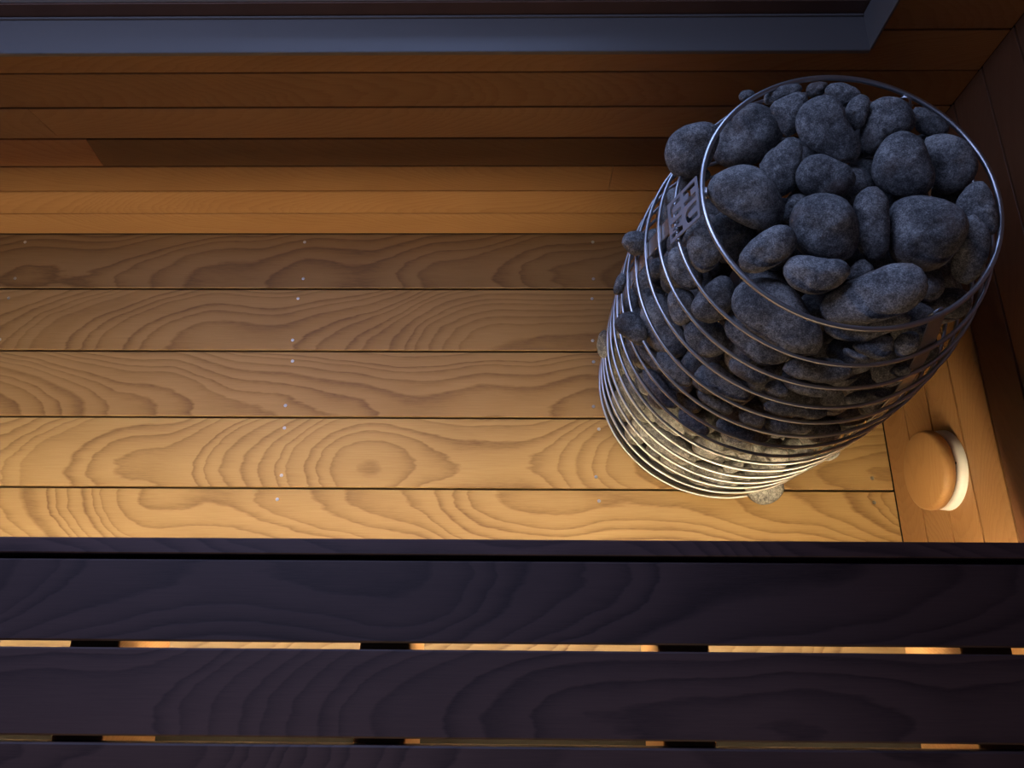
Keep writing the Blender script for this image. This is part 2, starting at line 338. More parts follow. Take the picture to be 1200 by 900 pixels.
NT = 65
LB = [
    'squarish rounded sauna stone sitting topmost in the middle of the heater',
    'large blunt triangular sauna stone near the back of the top layer',
    'big egg shaped grey stone at upper left just inside the top ring',
    'dark rounded stone with reddish dents at the right back of the heap',
    'largest wedge shaped stone with a crack on the right of the heap',
    'long loaf shaped stone lying at the front right of the top layer',
    'broad oval stone with a rusty spot beside the perforated steel plate',
    'heart shaped dark stone in the middle of the heap behind the squarish one',
    'slender upright drop shaped stone left of the heart shaped one',
    'narrow bean shaped stone at the back between the triangular and the roughest stone',
    'flat round stone tucked against the dented stone at the right back',
    'pointed oblong stone lying left of and below the squarish topmost stone',
    'long bean shaped stone slanting under the top ring at the front',
    'smooth flat stone lying directly below the squarish topmost stone',
    'largest rough stone with a knob at the back of the heap',
    'tall narrow stone leaning behind and right of the squarish topmost stone',
    'upright grey stone beside the largest wedge stone near the right rim',
    'small pale edged stone peeping out right of the smooth flat stone',
    'dark oblong stone slanting between the egg shaped and the triangular stone',
    'flat oval stone under the top ring at the right back',
    'broad domed stone furthest back under the middle of the top ring',
    'small knuckle like stone at the back left of the domed one',
    'thin oval stone furthest back left against the top ring',
    'tiny round stone poking out behind the top ring at upper left',
    'small shaded stone deep between the heart shaped and broad oval stones',
    'large dark stone deep in the shade against the right side of the top ring',
    'big smooth stone bulging out between the two top rings at the left',
    'warm lit flat stone wedged under the long loaf shaped stone',
    'curved grey stone half hidden by the perforated steel plate',
    'mottled stone with an orange edge just below the perforated steel plate',
    'rounded grey stone behind the second ring below the mottled one',
    'upright stone seen through the rings left of the perforated plate',
    'smooth blue grey stone crossed by the second ring left of the slanting bean shaped stone',
    'reddish dented egg shaped stone behind the third ring',
    'pitted dark round stone below the smooth blue grey one',
    'long flat triangular stone underneath the slanting bean shaped stone',
    'pale mottled stone jutting out through the rings at the left',
    'tall smooth stone standing behind the rings at the left of the basket',
    'narrow blue grey stone under the pitted dark round stone',
    'long flat pale stone below the second ring at the front',
    'small pitted stone with pale specks under the warm lit flat stone',
    'little green grey stone beside the flat steel strap at the right',
    'thin sliver like stone edge just below the small pitted stone',
    'orange lit small stone low beside the flat steel strap',
    'orange bottomed stone underneath the long flat pale stone',
    'small brown round stone between two rings at the front',
    'dark flat stone seen between the rings at the lower right',
    'wide dark stone behind the fourth and fifth ring with a bluish top',
    'brown lit stone directly under the wide dark stone',
    'flat dark stone slanting behind the rings under the tall smooth stone',
    'purplish stone slanting below the pale mottled jutting stone',
    'long dusky stone running down behind the rings at the lower left',
    'long stone with an orange underside between the fifth and sixth ring',
    'short bluish stone between rings left of the orange lit one',
    'dark brown flat stone low between the rings at the front',
    'violet grey stone just above the brightly lit ones at the front',
    'brownish stone between rings above the brightly lit stones',
    'pink grey lit stone behind the rings at the far lower left',
    'rounded stone sticking out through the rings at the far left',
    'small stone sticking out behind the rings above the far left one',
    'bluish stone end sticking out of the rings over the dark top floorboard',
    'pale lit stone bulging out of the bottom ring at the front',
    'small grey stone sticking out of the lower rings at the right',
    'long cream lit stone across the low rings at the front left',
    'rounded cream lit stone low at the front of the basket',
    'shaded filler stone under the top layer, eighteenth from the left of those',
    'shaded filler stone under the top layer, twenty-seventh from the left of those',
    'shaded filler stone under the top layer, thirty-second from the left of those',
    'shaded filler stone under the top layer, thirty-third from the left of those',
    'shaded filler stone under the top layer, thirty-first from the left of those',
    'shaded filler stone under the top layer, twenty-first from the left of those',
    'shaded filler stone under the top layer, tenth from the left of those',
    0,
    'shaded filler stone under the top layer, fifteenth from the left of those',
    'shaded filler stone under the top layer, second from the left of those',
    'shaded filler stone under the top layer, twenty-third from the left of those',
    'shaded filler stone under the top layer, eleventh from the left of those',
    'shaded filler stone under the top layer, third from the left of those',
    0,
    'shaded filler stone under the top layer, thirteenth from the left of those',
    'shaded filler stone under the top layer, twentieth from the left of those',
    'shaded filler stone under the top layer, seventh from the left of those',
    'shaded filler stone under the top layer, seventeenth from the left of those',
    'shaded filler stone under the top layer, twenty-second from the left of those',
    'plain dusky grey stone behind the second wire ring from the top, first from the left',
    'shaded filler stone under the top layer, thirty-fourth from the left of those',
    'plain dusky grey stone behind the third wire ring from the top, second from the left',
    'shaded filler stone under the top layer, twelfth from the left of those',
    'shaded filler stone under the top layer, twenty-ninth from the left of those',
    'shaded filler stone under the top layer, sixth from the left of those',
    0,
    'shaded filler stone under the top layer, first from the left of those',
    'shaded filler stone under the top layer, nineteenth from the left of those',
    0,
    'shaded filler stone under the top layer, fourth from the left of those',
    'shaded filler stone under the top layer, thirtieth from the left of those',
    0,
    'shaded filler stone under the top layer, sixteenth from the left of those',
    'shaded filler stone under the top layer, twenty-fifth from the left of those',
    'shaded filler stone under the top layer, twenty-eighth from the left of those',
    'shaded filler stone under the top layer, twenty-fourth from the left of those',
    'shaded filler stone under the top layer, ninth from the left of those',
    'shaded filler stone under the top layer, eighth from the left of those',
    'shaded filler stone under the top layer, fifth from the left of those',
    'shaded filler stone under the top layer, twenty-sixth from the left of those',
    'shaded filler stone under the top layer, fourteenth from the left of those',
    'plain dusky grey stone behind the third wire ring from the top, first from the left',
    'plain cream lit stone behind the fourteenth wire ring from the top, third from the left',
    'plain cream lit stone behind the fourteenth wire ring from the top, second from the left',
    0,
    'plain cream lit stone behind the fourteenth wire ring from the top, seventh from the left',
    0,
    'plain cream lit stone behind the fourteenth wire ring from the top, thirteenth from the left',
    0,
    'plain cream lit stone behind the fourteenth wire ring from the top, tenth from the left',
    'plain cream lit stone behind the fourteenth wire ring from the top, fourth from the left',
    'plain cream lit stone behind the thirteenth wire ring from the top, seventh from the left',
    0,
    0,
    'plain cream lit stone behind the fourteenth wire ring from the top, eighth from the left',
    'plain cream lit stone behind the fourteenth wire ring from the top, fifteenth from the left',
    0,
    'plain cream lit stone behind the thirteenth wire ring from the top, first from the left',
    0,
    'plain cream lit stone behind the thirteenth wire ring from the top, sixth from the left',
    0,
    'plain cream lit stone behind the twelfth wire ring from the top, third from the left',
    0,
    'plain cream lit stone behind the twelfth wire ring from the top, ninth from the left',
    'plain cream lit stone behind the eleventh wire ring from the top, eighth from the left',
    'plain cream lit stone behind the eleventh wire ring from the top, fourth from the left',
    'plain cream lit stone behind the eleventh wire ring from the top, seventh from the left',
    0,
    'plain cream lit stone behind the fourteenth wire ring from the top, fifth from the left',
    'plain cream lit stone behind the twelfth wire ring from the top, fourth from the left',
    0,
    0,
    'plain cream lit stone behind the eleventh wire ring from the top, third from the left',
    0,
    'plain cream lit stone behind the thirteenth wire ring from the top, eighth from the left',
    'plain cream lit stone behind the eleventh wire ring from the top, sixth from the left',
    0,
    'plain cream lit stone behind the tenth wire ring from the top, first from the left',
    0,
    'plain cream lit stone behind the eleventh wire ring from the top, second from the left',
    'plain cream lit stone behind the fourteenth wire ring from the top, first from the left',
    'plain cream lit stone behind the tenth wire ring from the top, fourth from the left',
    'plain cream lit stone behind the tenth wire ring from the top, eleventh from the left',
    0,
    'plain cream lit stone behind the ninth wire ring from the top, eleventh from the left',
    0,
    'plain cream lit stone behind the ninth wire ring from the top, fifth from the left',
    'plain cream lit stone behind the ninth wire ring from the top, eighth from the left',
    0,
    0,
    'plain cream lit stone behind the tenth wire ring from the top, fifth from the left',
    0,
    'plain cream lit stone behind the ninth wire ring from the top, sixth from the left',
    0,
    'plain dusky grey stone behind the eighth wire ring from the top, fourth from the left',
    'plain cream lit stone behind the ninth wire ring from the top, fourteenth from the left',
    0,
    0,
    'plain dusky grey stone behind the eighth wire ring from the top, seventh from the left',
    0,
    'plain dusky grey stone behind the eighth wire ring from the top, first from the left',
    0,
    'plain dusky grey stone behind the seventh wire ring from the top, second from the left',
    0,
    0,
    0,
    'plain dusky grey stone behind the seventh wire ring from the top, fifth from the left',
    'plain dusky grey stone behind the seventh wire ring from the top, seventh from the left',
    0,
    0,
    'plain dusky grey stone behind the sixth wire ring from the top, first from the left',
    'plain dusky grey stone behind the eighth wire ring from the top, second from the left',
    'plain dusky grey stone behind the fifth wire ring from the top, third from the left',
    'plain dusky grey stone behind the sixth wire ring from the top, second from the left',
    'plain dusky grey stone behind the fifth wire ring from the top, second from the left',
    'plain dusky grey stone behind the fourth wire ring from the top, second from the left',
    'plain dusky grey stone behind the fifth wire ring from the top, sixth from the left',
    'plain dusky grey stone behind the fourth wire ring from the top, third from the left',
    'plain dusky grey stone behind the eighth wire ring from the top, fifth from the left',
    0,
    'plain dusky grey stone behind the seventh wire ring from the top, eighth from the left',
    0,
    0,
    'plain dusky grey stone behind the eighth wire ring from the top, third from the left',
    'plain dusky grey stone behind the fifth wire ring from the top, fourth from the left',
    0,
    0,
    'plain dusky grey stone behind the fourth wire ring from the top, fourth from the left',
    'plain dusky grey stone behind the fourth wire ring from the top, first from the left',
    0,
    'plain dusky grey stone behind the seventh wire ring from the top, third from the left',
    'plain cream lit stone behind the twelfth wire ring from the top, first from the left',
    'plain dusky grey stone behind the eighth wire ring from the top, eighth from the left',
    'plain dusky grey stone behind the fifth wire ring from the top, first from the left',
    'plain dusky grey stone behind the fifth wire ring from the top, fifth from the left',
    0,
    0,
    0,
    0,
    0,
    0,
    0,
    0,
    0,
    0,
    0,
    0,
    0,
    0,
    0,
    0,
    0,
    0,
    0,
    0,
    0,
    0,
    0,
    0,
    0,
    0,
    0,
    'plain cream lit stone behind the thirteenth wire ring from the top, second from the left',
    'plain cream lit stone behind the thirteenth wire ring from the top, third from the left',
    'plain cream lit stone behind the thirteenth wire ring from the top, fourth from the left',
    'plain dusky grey stone behind the seventh wire ring from the top, fourth from the left',
    'plain cream lit stone behind the eleventh wire ring from the top, ninth from the left',
    'plain cream lit stone behind the twelfth wire ring from the top, tenth from the left',
    'plain cream lit stone behind the thirteenth wire ring from the top, fifth from the left',
    0,
    0,
    'plain cream lit stone behind the twelfth wire ring from the top, eleventh from the left',
    0,
    'plain cream lit stone behind the twelfth wire ring from the top, second from the left',
    'plain cream lit stone behind the tenth wire ring from the top, tenth from the left',
    0,
    'plain cream lit stone behind the tenth wire ring from the top, eighth from the left',
    0,
    0,
    'plain cream lit stone behind the eleventh wire ring from the top, tenth from the left',
    'plain cream lit stone behind the fourteenth wire ring from the top, eleventh from the left',
    'plain dusky grey stone behind the sixth wire ring from the top, third from the left',
    'plain cream lit stone behind the ninth wire ring from the top, seventh from the left',
    0,
    0,
    'plain cream lit stone behind the ninth wire ring from the top, third from the left',
    0,
    'plain cream lit stone behind the ninth wire ring from the top, tenth from the left',
    'plain dusky grey stone behind the eighth wire ring from the top, sixth from the left',
    'plain dusky grey stone behind the eighth wire ring from the top, ninth from the left',
    'plain dusky grey stone behind the seventh wire ring from the top, sixth from the left',
    0,
    0,
    'plain cream lit stone behind the ninth wire ring from the top, second from the left',
    'plain cream lit stone behind the eleventh wire ring from the top, first from the left',
    'plain cream lit stone behind the twelfth wire ring from the top, sixth from the left',
    'plain cream lit stone behind the ninth wire ring from the top, thirteenth from the left',
    0,
    0,
    0,
    'plain cream lit stone behind the twelfth wire ring from the top, seventh from the left',
    0,
    0,
    0,
    'plain cream lit stone behind the ninth wire ring from the top, first from the left',
    0,
    'plain cream lit stone behind the tenth wire ring from the top, third from the left',
    'plain cream lit stone behind the fourteenth wire ring from the top, twelfth from the left',
    'plain cream lit stone behind the fourteenth wire ring from the top, seventeenth from the left',
    0,
    'plain dusky grey stone behind the seventh wire ring from the top, first from the left',
    'plain cream lit stone behind the ninth wire ring from the top, fourth from the left',
    'plain cream lit stone behind the fourteenth wire ring from the top, eighteenth from the left',
    'plain cream lit stone behind the tenth wire ring from the top, seventh from the left',
    0,
    'plain cream lit stone behind the tenth wire ring from the top, ninth from the left',
    'plain cream lit stone behind the twelfth wire ring from the top, fifth from the left',
    'plain cream lit stone behind the fourteenth wire ring from the top, sixth from the left',
    'plain cream lit stone behind the fourteenth wire ring from the top, ninth from the left',
    'plain cream lit stone behind the ninth wire ring from the top, ninth from the left',
    'plain cream lit stone behind the fourteenth wire ring from the top, sixteenth from the left',
    0,
    'plain cream lit stone behind the eleventh wire ring from the top, fifth from the left',
    'plain cream lit stone behind the tenth wire ring from the top, sixth from the left',
    0,
    'plain cream lit stone behind the ninth wire ring from the top, twelfth from the left',
    'plain cream lit stone behind the fourteenth wire ring from the top, fourteenth from the left',
    'plain cream lit stone behind the twelfth wire ring from the top, eighth from the left',
    'plain cream lit stone behind the tenth wire ring from the top, second from the left',
]
ST = [
[[0.3633,0.4838,0.7193],[0.93,-0.194,0.312],[-0.368,-0.49,0.79],[376,365,367,376,389,400,411,427,442,450,443,421,403,394,388,384,382,390,408,430,456,466,439,401],340],
[[0.3821,0.6185,0.7291],[0.933,-0.228,0.28],[-0.361,-0.584,0.727],[295,257,245,254,293,356,408,435,451,459,448,416,377,342,314,301,299,306,331,386,466,520,481,377],222],
[[0.3145,0.6864,0.6327],[0.962,-0.171,0.213],[-0.274,-0.597,0.754],[480,492,485,470,458,449,441,430,414,406,409,429,467,504,526,522,490,452,425,409,401,405,425,454],324],
[[0.4664,0.5647,0.7297],[0.899,-0.261,0.353],[-0.439,-0.531,0.725],[321,293,290,309,342,374,405,425,418,394,372,360,357,361,361,356,352,352,363,386,417,436,419,371],261],
[[0.4828,0.4789,0.718],[0.885,-0.244,0.397],[-0.466,-0.462,0.755],[448,459,453,434,416,412,421,447,486,508,487,447,421,418,434,457,465,464,472,475,457,436,427,433],348],
[[0.4138,0.3968,0.7125],[0.905,-0.19,0.38],[-0.425,-0.407,0.808],[514,553,556,518,441,359,309,288,284,298,338,422,547,636,610,500,398,341,314,303,307,336,385,449],251],
[[0.2763,0.5308,0.7149],[0.96,-0.158,0.231],[-0.28,-0.538,0.795],[403,358,338,336,348,365,381,399,421,450,490,509,469,403,354,323,313,322,349,395,454,503,509,465],264],
[[0.3677,0.5477,0.7309],[0.932,-0.212,0.295],[-0.363,-0.541,0.759],[348,322,284,248,233,239,257,283,314,335,342,344,340,328,310,284,263,252,251,263,292,325,346,355],196],
[[0.3285,0.5771,0.7127],[0.948,-0.19,0.256],[-0.319,-0.56,0.764],[186,198,226,275,331,362,347,304,263,237,225,217,219,229,245,270,306,348,369,339,279,227,197,185],161],
[[0.4227,0.6467,0.7312],[0.922,-0.252,0.295],[-0.388,-0.593,0.705],[123,133,150,170,188,199,200,189,177,166,155,151,149,144,144,151,164,188,219,223,188,151,131,123],110],
[[0.5282,0.5753,0.7226],[0.878,-0.287,0.384],[-0.479,-0.522,0.705],[305,288,278,279,287,301,322,349,395,423,375,295,247,229,229,253,309,368,386,377,369,360,347,326],203],
[[0.2922,0.4542,0.7195],[0.951,-0.155,0.266],[-0.308,-0.479,0.822],[302,326,346,356,336,292,253,229,215,211,223,248,288,340,379,374,332,279,242,221,212,218,237,268],171],
[[0.3145,0.3921,0.6644],[0.947,-0.136,0.293],[-0.323,-0.402,0.857],[393,348,341,351,368,402,448,493,554,616,626,579,502,417,358,331,323,335,377,455,566,654,626,500],290],
[[0.3431,0.421,0.7213],[0.932,-0.171,0.318],[-0.361,-0.443,0.82],[375,378,314,242,205,191,193,211,250,305,353,371,357,329,302,273,255,249,243,243,254,269,295,333],174],
[[0.459,0.6353,0.7202],[0.91,-0.264,0.32],[-0.415,-0.575,0.705],[357,346,338,335,335,332,331,333,325,309,294,282,276,285,310,350,415,420,310,211,184,195,252,329],202],
[[0.4185,0.4874,0.7245],[0.91,-0.222,0.352],[-0.416,-0.484,0.77],[191,191,203,236,295,370,429,432,386,323,259,212,189,183,195,229,291,373,447,459,389,297,234,203],149],
[[0.539,0.4598,0.7086],[0.862,-0.255,0.439],[-0.507,-0.433,0.745],[190,201,226,258,297,353,422,402,263,169,156,155,167,191,226,273,337,399,413,361,289,236,208,193],139],
[[0.4044,0.4348,0.703],[0.913,-0.194,0.357],[-0.407,-0.438,0.802],[157,156,146,139,142,144,135,126,123,119,115,117,128,154,178,169,138,116,104,100,103,116,135,149],110],
[[0.3454,0.6604,0.7127],[0.948,-0.207,0.242],[-0.319,-0.609,0.726],[200,211,235,263,273,260,235,218,217,228,255,270,237,193,182,194,222,270,304,285,247,221,202,196],162],
[[0.5129,0.6344,0.7241],[0.89,-0.29,0.351],[-0.456,-0.563,0.689],[198,156,136,127,123,125,138,168,218,262,256,213,177,162,157,155,149,148,159,176,199,236,269,251],110],
[[0.4118,0.6811,0.7236],[0.929,-0.247,0.276],[-0.37,-0.613,0.698],[217,184,148,127,118,118,125,136,152,179,212,232,218,170,129,115,115,127,146,161,165,172,191,215],110],
[[0.3857,0.7,0.7099],[0.939,-0.23,0.255],[-0.343,-0.623,0.703],[126,140,143,126,109,100,94,93,99,111,121,128,133,130,127,126,122,111,103,103,105,105,107,115],110],
[[0.3388,0.6918,0.7121],[0.952,-0.205,0.229],[-0.307,-0.628,0.715],[209,259,226,164,125,106,99,100,105,113,130,164,205,234,243,212,146,98,79,71,70,76,93,134],110],
[[0.2965,0.6987,0.7001],[0.963,-0.179,0.201],[-0.269,-0.634,0.725],[104,107,99,90,83,75,70,70,76,85,90,95,102,103,102,97,86,74,69,69,75,82,87,94],110],
[[0.3399,0.5276,0.6961],[0.943,-0.184,0.278],[-0.333,-0.517,0.788],[115,146,181,194,190,179,166,154,138,121,112,111,120,135,154,179,206,206,175,136,111,99,97,101],110],
[[0.5528,0.5098,0.7201],[0.86,-0.28,0.427],[-0.51,-0.471,0.72],[183,175,178,189,215,268,326,339,314,287,275,264,236,209,199,201,209,224,263,327,358,315,251,207],151],
[[0.2237,0.6306,0.6773],[0.977,-0.13,0.166],[-0.211,-0.595,0.776],[313,349,395,416,394,354,328,318,317,324,335,342,351,364,373,390,402,390,366,349,337,320,301,297],255],
[[0.4214,0.3764,0.675],[0.907,-0.173,0.384],[-0.421,-0.376,0.825],[390,452,305,150,103,88,82,83,90,108,150,329,541,507,365,291,242,207,181,167,165,176,202,259],110],
[[0.2342,0.6144,0.6358],[0.976,-0.126,0.175],[-0.216,-0.566,0.796],[207,229,217,192,172,156,144,142,146,150,157,170,183,199,224,229,196,157,134,121,118,124,140,168],110],
[[0.232,0.4867,0.665],[0.972,-0.118,0.202],[-0.233,-0.49,0.84],[240,243,245,239,240,257,277,288,289,273,253,239,223,213,219,236,261,293,306,285,259,244,238,239],182],
[[0.2148,0.4816,0.6232],[0.978,-0.101,0.184],[-0.21,-0.471,0.857],[198,183,182,189,204,236,280,310,316,301,269,231,203,192,196,207,221,243,271,296,318,316,279,232],150],
[[0.215,0.5901,0.6017],[0.981,-0.108,0.163],[-0.196,-0.538,0.82],[186,202,218,231,256,280,280,274,270,248,210,180,169,171,187,220,266,298,301,284,249,210,186,179],142],
[[0.2469,0.4295,0.6338],[0.969,-0.109,0.222],[-0.247,-0.43,0.868],[242,255,280,316,344,334,288,246,221,211,218,237,267,300,319,325,320,305,289,273,259,245,235,235],181],
[[0.215,0.4428,0.5891],[0.978,-0.09,0.187],[-0.208,-0.428,0.88],[198,196,203,217,229,235,242,253,260,250,227,201,184,182,190,206,233,259,265,253,236,226,219,209],151],
[[0.2474,0.4024,0.5758],[0.971,-0.093,0.219],[-0.238,-0.388,0.89],[277,267,264,265,260,255,256,267,293,318,322,303,279,265,255,248,252,261,272,286,297,307,309,294],205],
[[0.2983,0.3773,0.6209],[0.955,-0.116,0.274],[-0.298,-0.377,0.877],[333,227,171,147,137,142,170,251,386,484,470,379,295,247,222,208,209,225,266,317,357,407,460,441],138],
[[0.1636,0.4597,0.4796],[0.989,-0.058,0.133],[-0.145,-0.406,0.902],[206,192,189,196,211,230,243,254,266,273,273,268,252,221,190,173,171,182,209,261,310,306,268,232],147],
[[0.2122,0.4656,0.4693],[0.983,-0.074,0.169],[-0.184,-0.405,0.896],[279,248,242,256,299,385,486,528,503,452,403,362,330,314,317,324,341,372,418,484,532,512,432,342],223],
[[0.296,0.3489,0.5863],[0.957,-0.101,0.272],[-0.29,-0.341,0.894],[206,151,124,112,110,116,133,163,210,264,285,257,210,168,140,125,122,125,136,161,200,245,281,268],110],
[[0.3703,0.3368,0.6266],[0.93,-0.13,0.344],[-0.368,-0.335,0.868],[399,334,247,197,173,158,152,159,179,220,297,396,425,341,238,184,160,150,149,159,186,236,304,376],121],
[[0.4319,0.3561,0.6546],[0.905,-0.163,0.393],[-0.426,-0.351,0.834],[208,217,218,197,167,144,129,125,131,149,185,235,252,215,173,152,143,144,154,166,175,186,195,200],113],
[[0.4643,0.3551,0.6666],[0.89,-0.177,0.42],[-0.456,-0.349,0.819],[135,145,161,173,172,159,144,139,137,134,132,138,146,149,155,169,177,167,149,135,129,132,137,135],110],
[[0.4044,0.3416,0.6612],[0.913,-0.152,0.379],[-0.408,-0.344,0.846],[108,69,52,45,42,43,47,56,79,132,176,154,110,81,62,53,50,50,55,66,86,117,151,150],110],
[[0.4795,0.3397,0.6155],[0.892,-0.159,0.422],[-0.452,-0.32,0.833],[117,126,131,116,92,77,71,70,75,84,95,113,131,131,114,101,97,94,87,80,79,84,97,111],110],
[[0.3729,0.3248,0.592],[0.933,-0.119,0.341],[-0.361,-0.314,0.878],[320,208,114,84,71,68,72,82,107,176,298,359,296,214,164,132,117,112,115,125,141,174,237,319],110],
[[0.3357,0.3299,0.5727],[0.946,-0.105,0.305],[-0.323,-0.317,0.892],[147,126,112,108,112,118,118,121,130,139,148,155,151,142,131,116,104,102,107,116,125,141,160,163],110],
[[0.4615,0.3238,0.5556],[0.908,-0.133,0.398],[-0.42,-0.294,0.859],[261,295,248,175,133,114,106,107,116,136,168,232,292,284,234,188,157,140,129,124,127,140,167,204],110],
[[0.2782,0.3573,0.5176],[0.966,-0.085,0.243],[-0.257,-0.33,0.908],[313,238,205,195,200,221,257,302,343,369,380,397,393,331,258,215,193,186,192,216,266,364,451,418],157],
[[0.2761,0.3409,0.487],[0.968,-0.077,0.238],[-0.25,-0.309,0.918],[183,143,117,102,98,100,111,134,179,256,298,241,165,129,113,107,106,109,119,143,199,269,287,241],110],
[[0.2219,0.3929,0.4815],[0.98,-0.069,0.187],[-0.199,-0.353,0.914],[173,149,141,143,151,159,177,217,298,350,300,225,183,154,140,137,145,160,183,228,302,349,306,225],112],
[[0.1985,0.4238,0.4431],[0.985,-0.062,0.16],[-0.172,-0.367,0.914],[142,120,109,104,105,114,137,178,237,272,246,192,149,122,108,104,108,119,137,171,233,278,249,185],110],
[[0.2158,0.392,0.3996],[0.983,-0.058,0.172],[-0.182,-0.33,0.926],[159,134,124,123,133,155,195,276,381,397,300,206,162,141,131,129,138,161,211,294,380,396,313,214],110],
[[0.3699,0.3134,0.535],[0.94,-0.103,0.327],[-0.343,-0.29,0.894],[413,223,93,72,64,61,64,72,90,140,273,415,395,262,161,116,97,90,89,96,114,155,255,408],110],
[[0.3269,0.3162,0.4876],[0.956,-0.084,0.282],[-0.295,-0.285,0.912],[176,159,145,133,120,112,113,123,143,164,184,196,182,155,137,123,113,111,116,130,149,169,182,184],110],
[[0.378,0.3039,0.4861],[0.942,-0.093,0.323],[-0.336,-0.27,0.902],[321,245,158,120,103,96,95,103,121,164,235,310,332,271,188,137,112,101,99,104,119,147,201,288],110],
[[0.3186,0.3149,0.4301],[0.962,-0.074,0.265],[-0.275,-0.271,0.922],[229,165,131,116,110,110,116,135,177,249,310,300,231,166,129,111,104,106,116,140,185,251,306,297],110],
[[0.2666,0.3404,0.3871],[0.975,-0.062,0.215],[-0.223,-0.285,0.932],[168,135,119,112,111,119,140,190,257,293,275,230,188,154,130,121,121,131,152,183,233,289,291,230],110],
[[0.1918,0.4252,0.2738],[0.989,-0.045,0.139],[-0.146,-0.324,0.935],[114,101,97,100,112,139,208,305,339,282,204,156,135,127,126,128,136,156,201,275,337,316,218,143],110],
[[0.1537,0.5518,0.1995],[0.994,-0.04,0.1],[-0.108,-0.388,0.915],[125,128,142,173,215,255,274,246,197,162,142,136,137,140,147,168,208,249,269,256,208,163,142,131],118],
[[0.1507,0.5408,0.4645],[0.992,-0.059,0.114],[-0.128,-0.459,0.879],[86,97,118,139,158,175,169,135,106,92,85,82,84,94,114,144,170,173,162,144,117,95,85,82],110],
[[0.1641,0.5645,0.5492],[0.989,-0.075,0.126],[-0.147,-0.505,0.851],[180,189,191,182,178,177,173,174,186,197,198,202,203,186,168,165,174,185,186,187,196,200,188,177],156],
[[0.4767,0.3068,0.0472],[0.952,-0.058,0.3],[-0.306,-0.197,0.932],[377,384,359,323,294,279,285,299,308,329,370,389,365,338,332,327,320,315,307,301,305,314,327,351],267],
[[0.5397,0.3339,0.2219],[0.926,-0.091,0.367],[-0.378,-0.234,0.896],[180,192,187,167,152,144,134,122,116,118,130,159,192,202,191,168,145,132,128,126,124,127,141,161],110],
[[0.259,0.3619,0.1992],[0.982,-0.047,0.183],[-0.188,-0.263,0.946],[364,274,235,217,210,217,243,302,406,520,551,472,371,301,252,226,219,229,260,311,390,490,542,485],172],
[[0.3475,0.3168,0.1269],[0.971,-0.049,0.234],[-0.239,-0.218,0.946],[446,371,297,247,225,222,235,269,314,368,435,482,461,380,305,263,238,224,224,242,286,360,441,480],178],
[[0.4144,0.6718,0.676],[-0.556,0.152,-0.817],[-0.418,0.798,0.434],[380,369,329,254,227,327,436,371,290,252,267,330],236],
[[0.4331,0.4267,0.668],[-0.866,0.207,0.454],[-0.397,-0.838,-0.375],[338,329,281,264,332,385,334,282,285,303,328,338],198],
[[0.5029,0.6117,0.684],[-0.91,-0.181,-0.373],[-0.39,0.069,0.918],[394,325,268,225,226,307,411,367,257,194,237,350],224],
[[0.503,0.4421,0.66],[-0.574,-0.6,0.558],[0.184,0.569,0.801],[358,354,293,246,236,307,384,314,274,275,254,268],203],
[[0.4863,0.557,0.668],[0.827,0.535,0.174],[-0.39,0.322,0.863],[358,329,276,255,298,375,412,321,237,262,337,366],279],
[[0.4161,0.5542,0.684],[0.243,0.922,0.3],[-0.801,0.016,0.599],[400,342,273,262,298,391,450,317,238,281,333,366],283],
[[0.3525,0.6041,0.676],[0.982,-0.149,0.112],[-0.122,-0.053,0.991],[460,390,288,256,298,355,407,411,326,240,259,376],242],
[[0.5581,0.5466,0.676],[-0.119,0.848,-0.517],[-0.642,-0.463,-0.612],[395,345,301,271,305,419,433,309,270,300,336,383],200],
[[0.3823,0.4824,0.644],[-0.356,0.588,0.727],[0.687,0.691,-0.223],[361,378,357,280,257,350,408,360,316,296,298,331],259],
[[0.271,0.5159,0.644],[0.381,-0.527,-0.76],[-0.337,0.686,-0.645],[346,346,307,304,347,386,380,311,275,337,379,350],177],
[[0.4405,0.4713,0.652],[0.759,-0.585,-0.285],[-0.624,-0.779,-0.06],[369,304,308,363,362,331,327,333,344,337,325,361],201],
[[0.3728,0.6319,0.636],[0.593,0.239,0.769],[0.31,0.814,-0.492],[364,370,382,387,383,336,318,396,425,362,339,363],197],
[[0.2879,0.5688,0.652],[-0.275,-0.742,0.612],[0.921,-0.385,-0.052],[406,320,321,351,383,400,385,370,339,308,365,450],263],
[[0.5285,0.6248,0.636],[0.858,0.357,-0.37],[-0.489,0.343,-0.802],[325,363,343,325,367,371,316,314,351,369,359,322],239],
[[0.3762,0.5706,0.636],[0.884,0.343,0.317],[-0.018,-0.654,0.757],[330,328,294,237,220,277,369,355,266,216,248,305],198],
[[0.4365,0.5521,0.62],[-0.291,-0.938,0.189],[0.019,0.192,0.981],[354,318,317,299,311,395,407,305,275,310,353,382],272],
[[0.3126,0.4786,0.676],[-0.042,-0.436,0.899],[0.986,0.13,0.109],[384,356,302,239,213,315,438,351,265,242,250,311],196],
[[0.3849,0.418,0.628],[-0.73,-0.574,0.371],[0.192,0.35,0.917],[447,354,295,325,348,371,405,384,334,298,310,401],221],
[[0.4532,0.6689,0.636],[-0.871,0.361,-0.334],[0.045,-0.617,-0.786],[293,330,356,360,348,334,342,324,309,366,395,328],194],
[[0.4893,0.391,0.644],[-0.146,0.57,0.808],[0.422,0.775,-0.47],[305,288,310,306,320,350,346,311,273,285,357,373],212],
[[0.5322,0.5182,0.652],[0.198,-0.958,0.209],[-0.539,0.072,0.839],[365,402,318,249,263,328,389,359,300,282,281,286],223],
[[0.421,0.3612,0.62],[-0.986,0.148,-0.072],[0.016,-0.352,-0.936],[334,309,269,256,270,313,314,270,284,286,254,274],184],
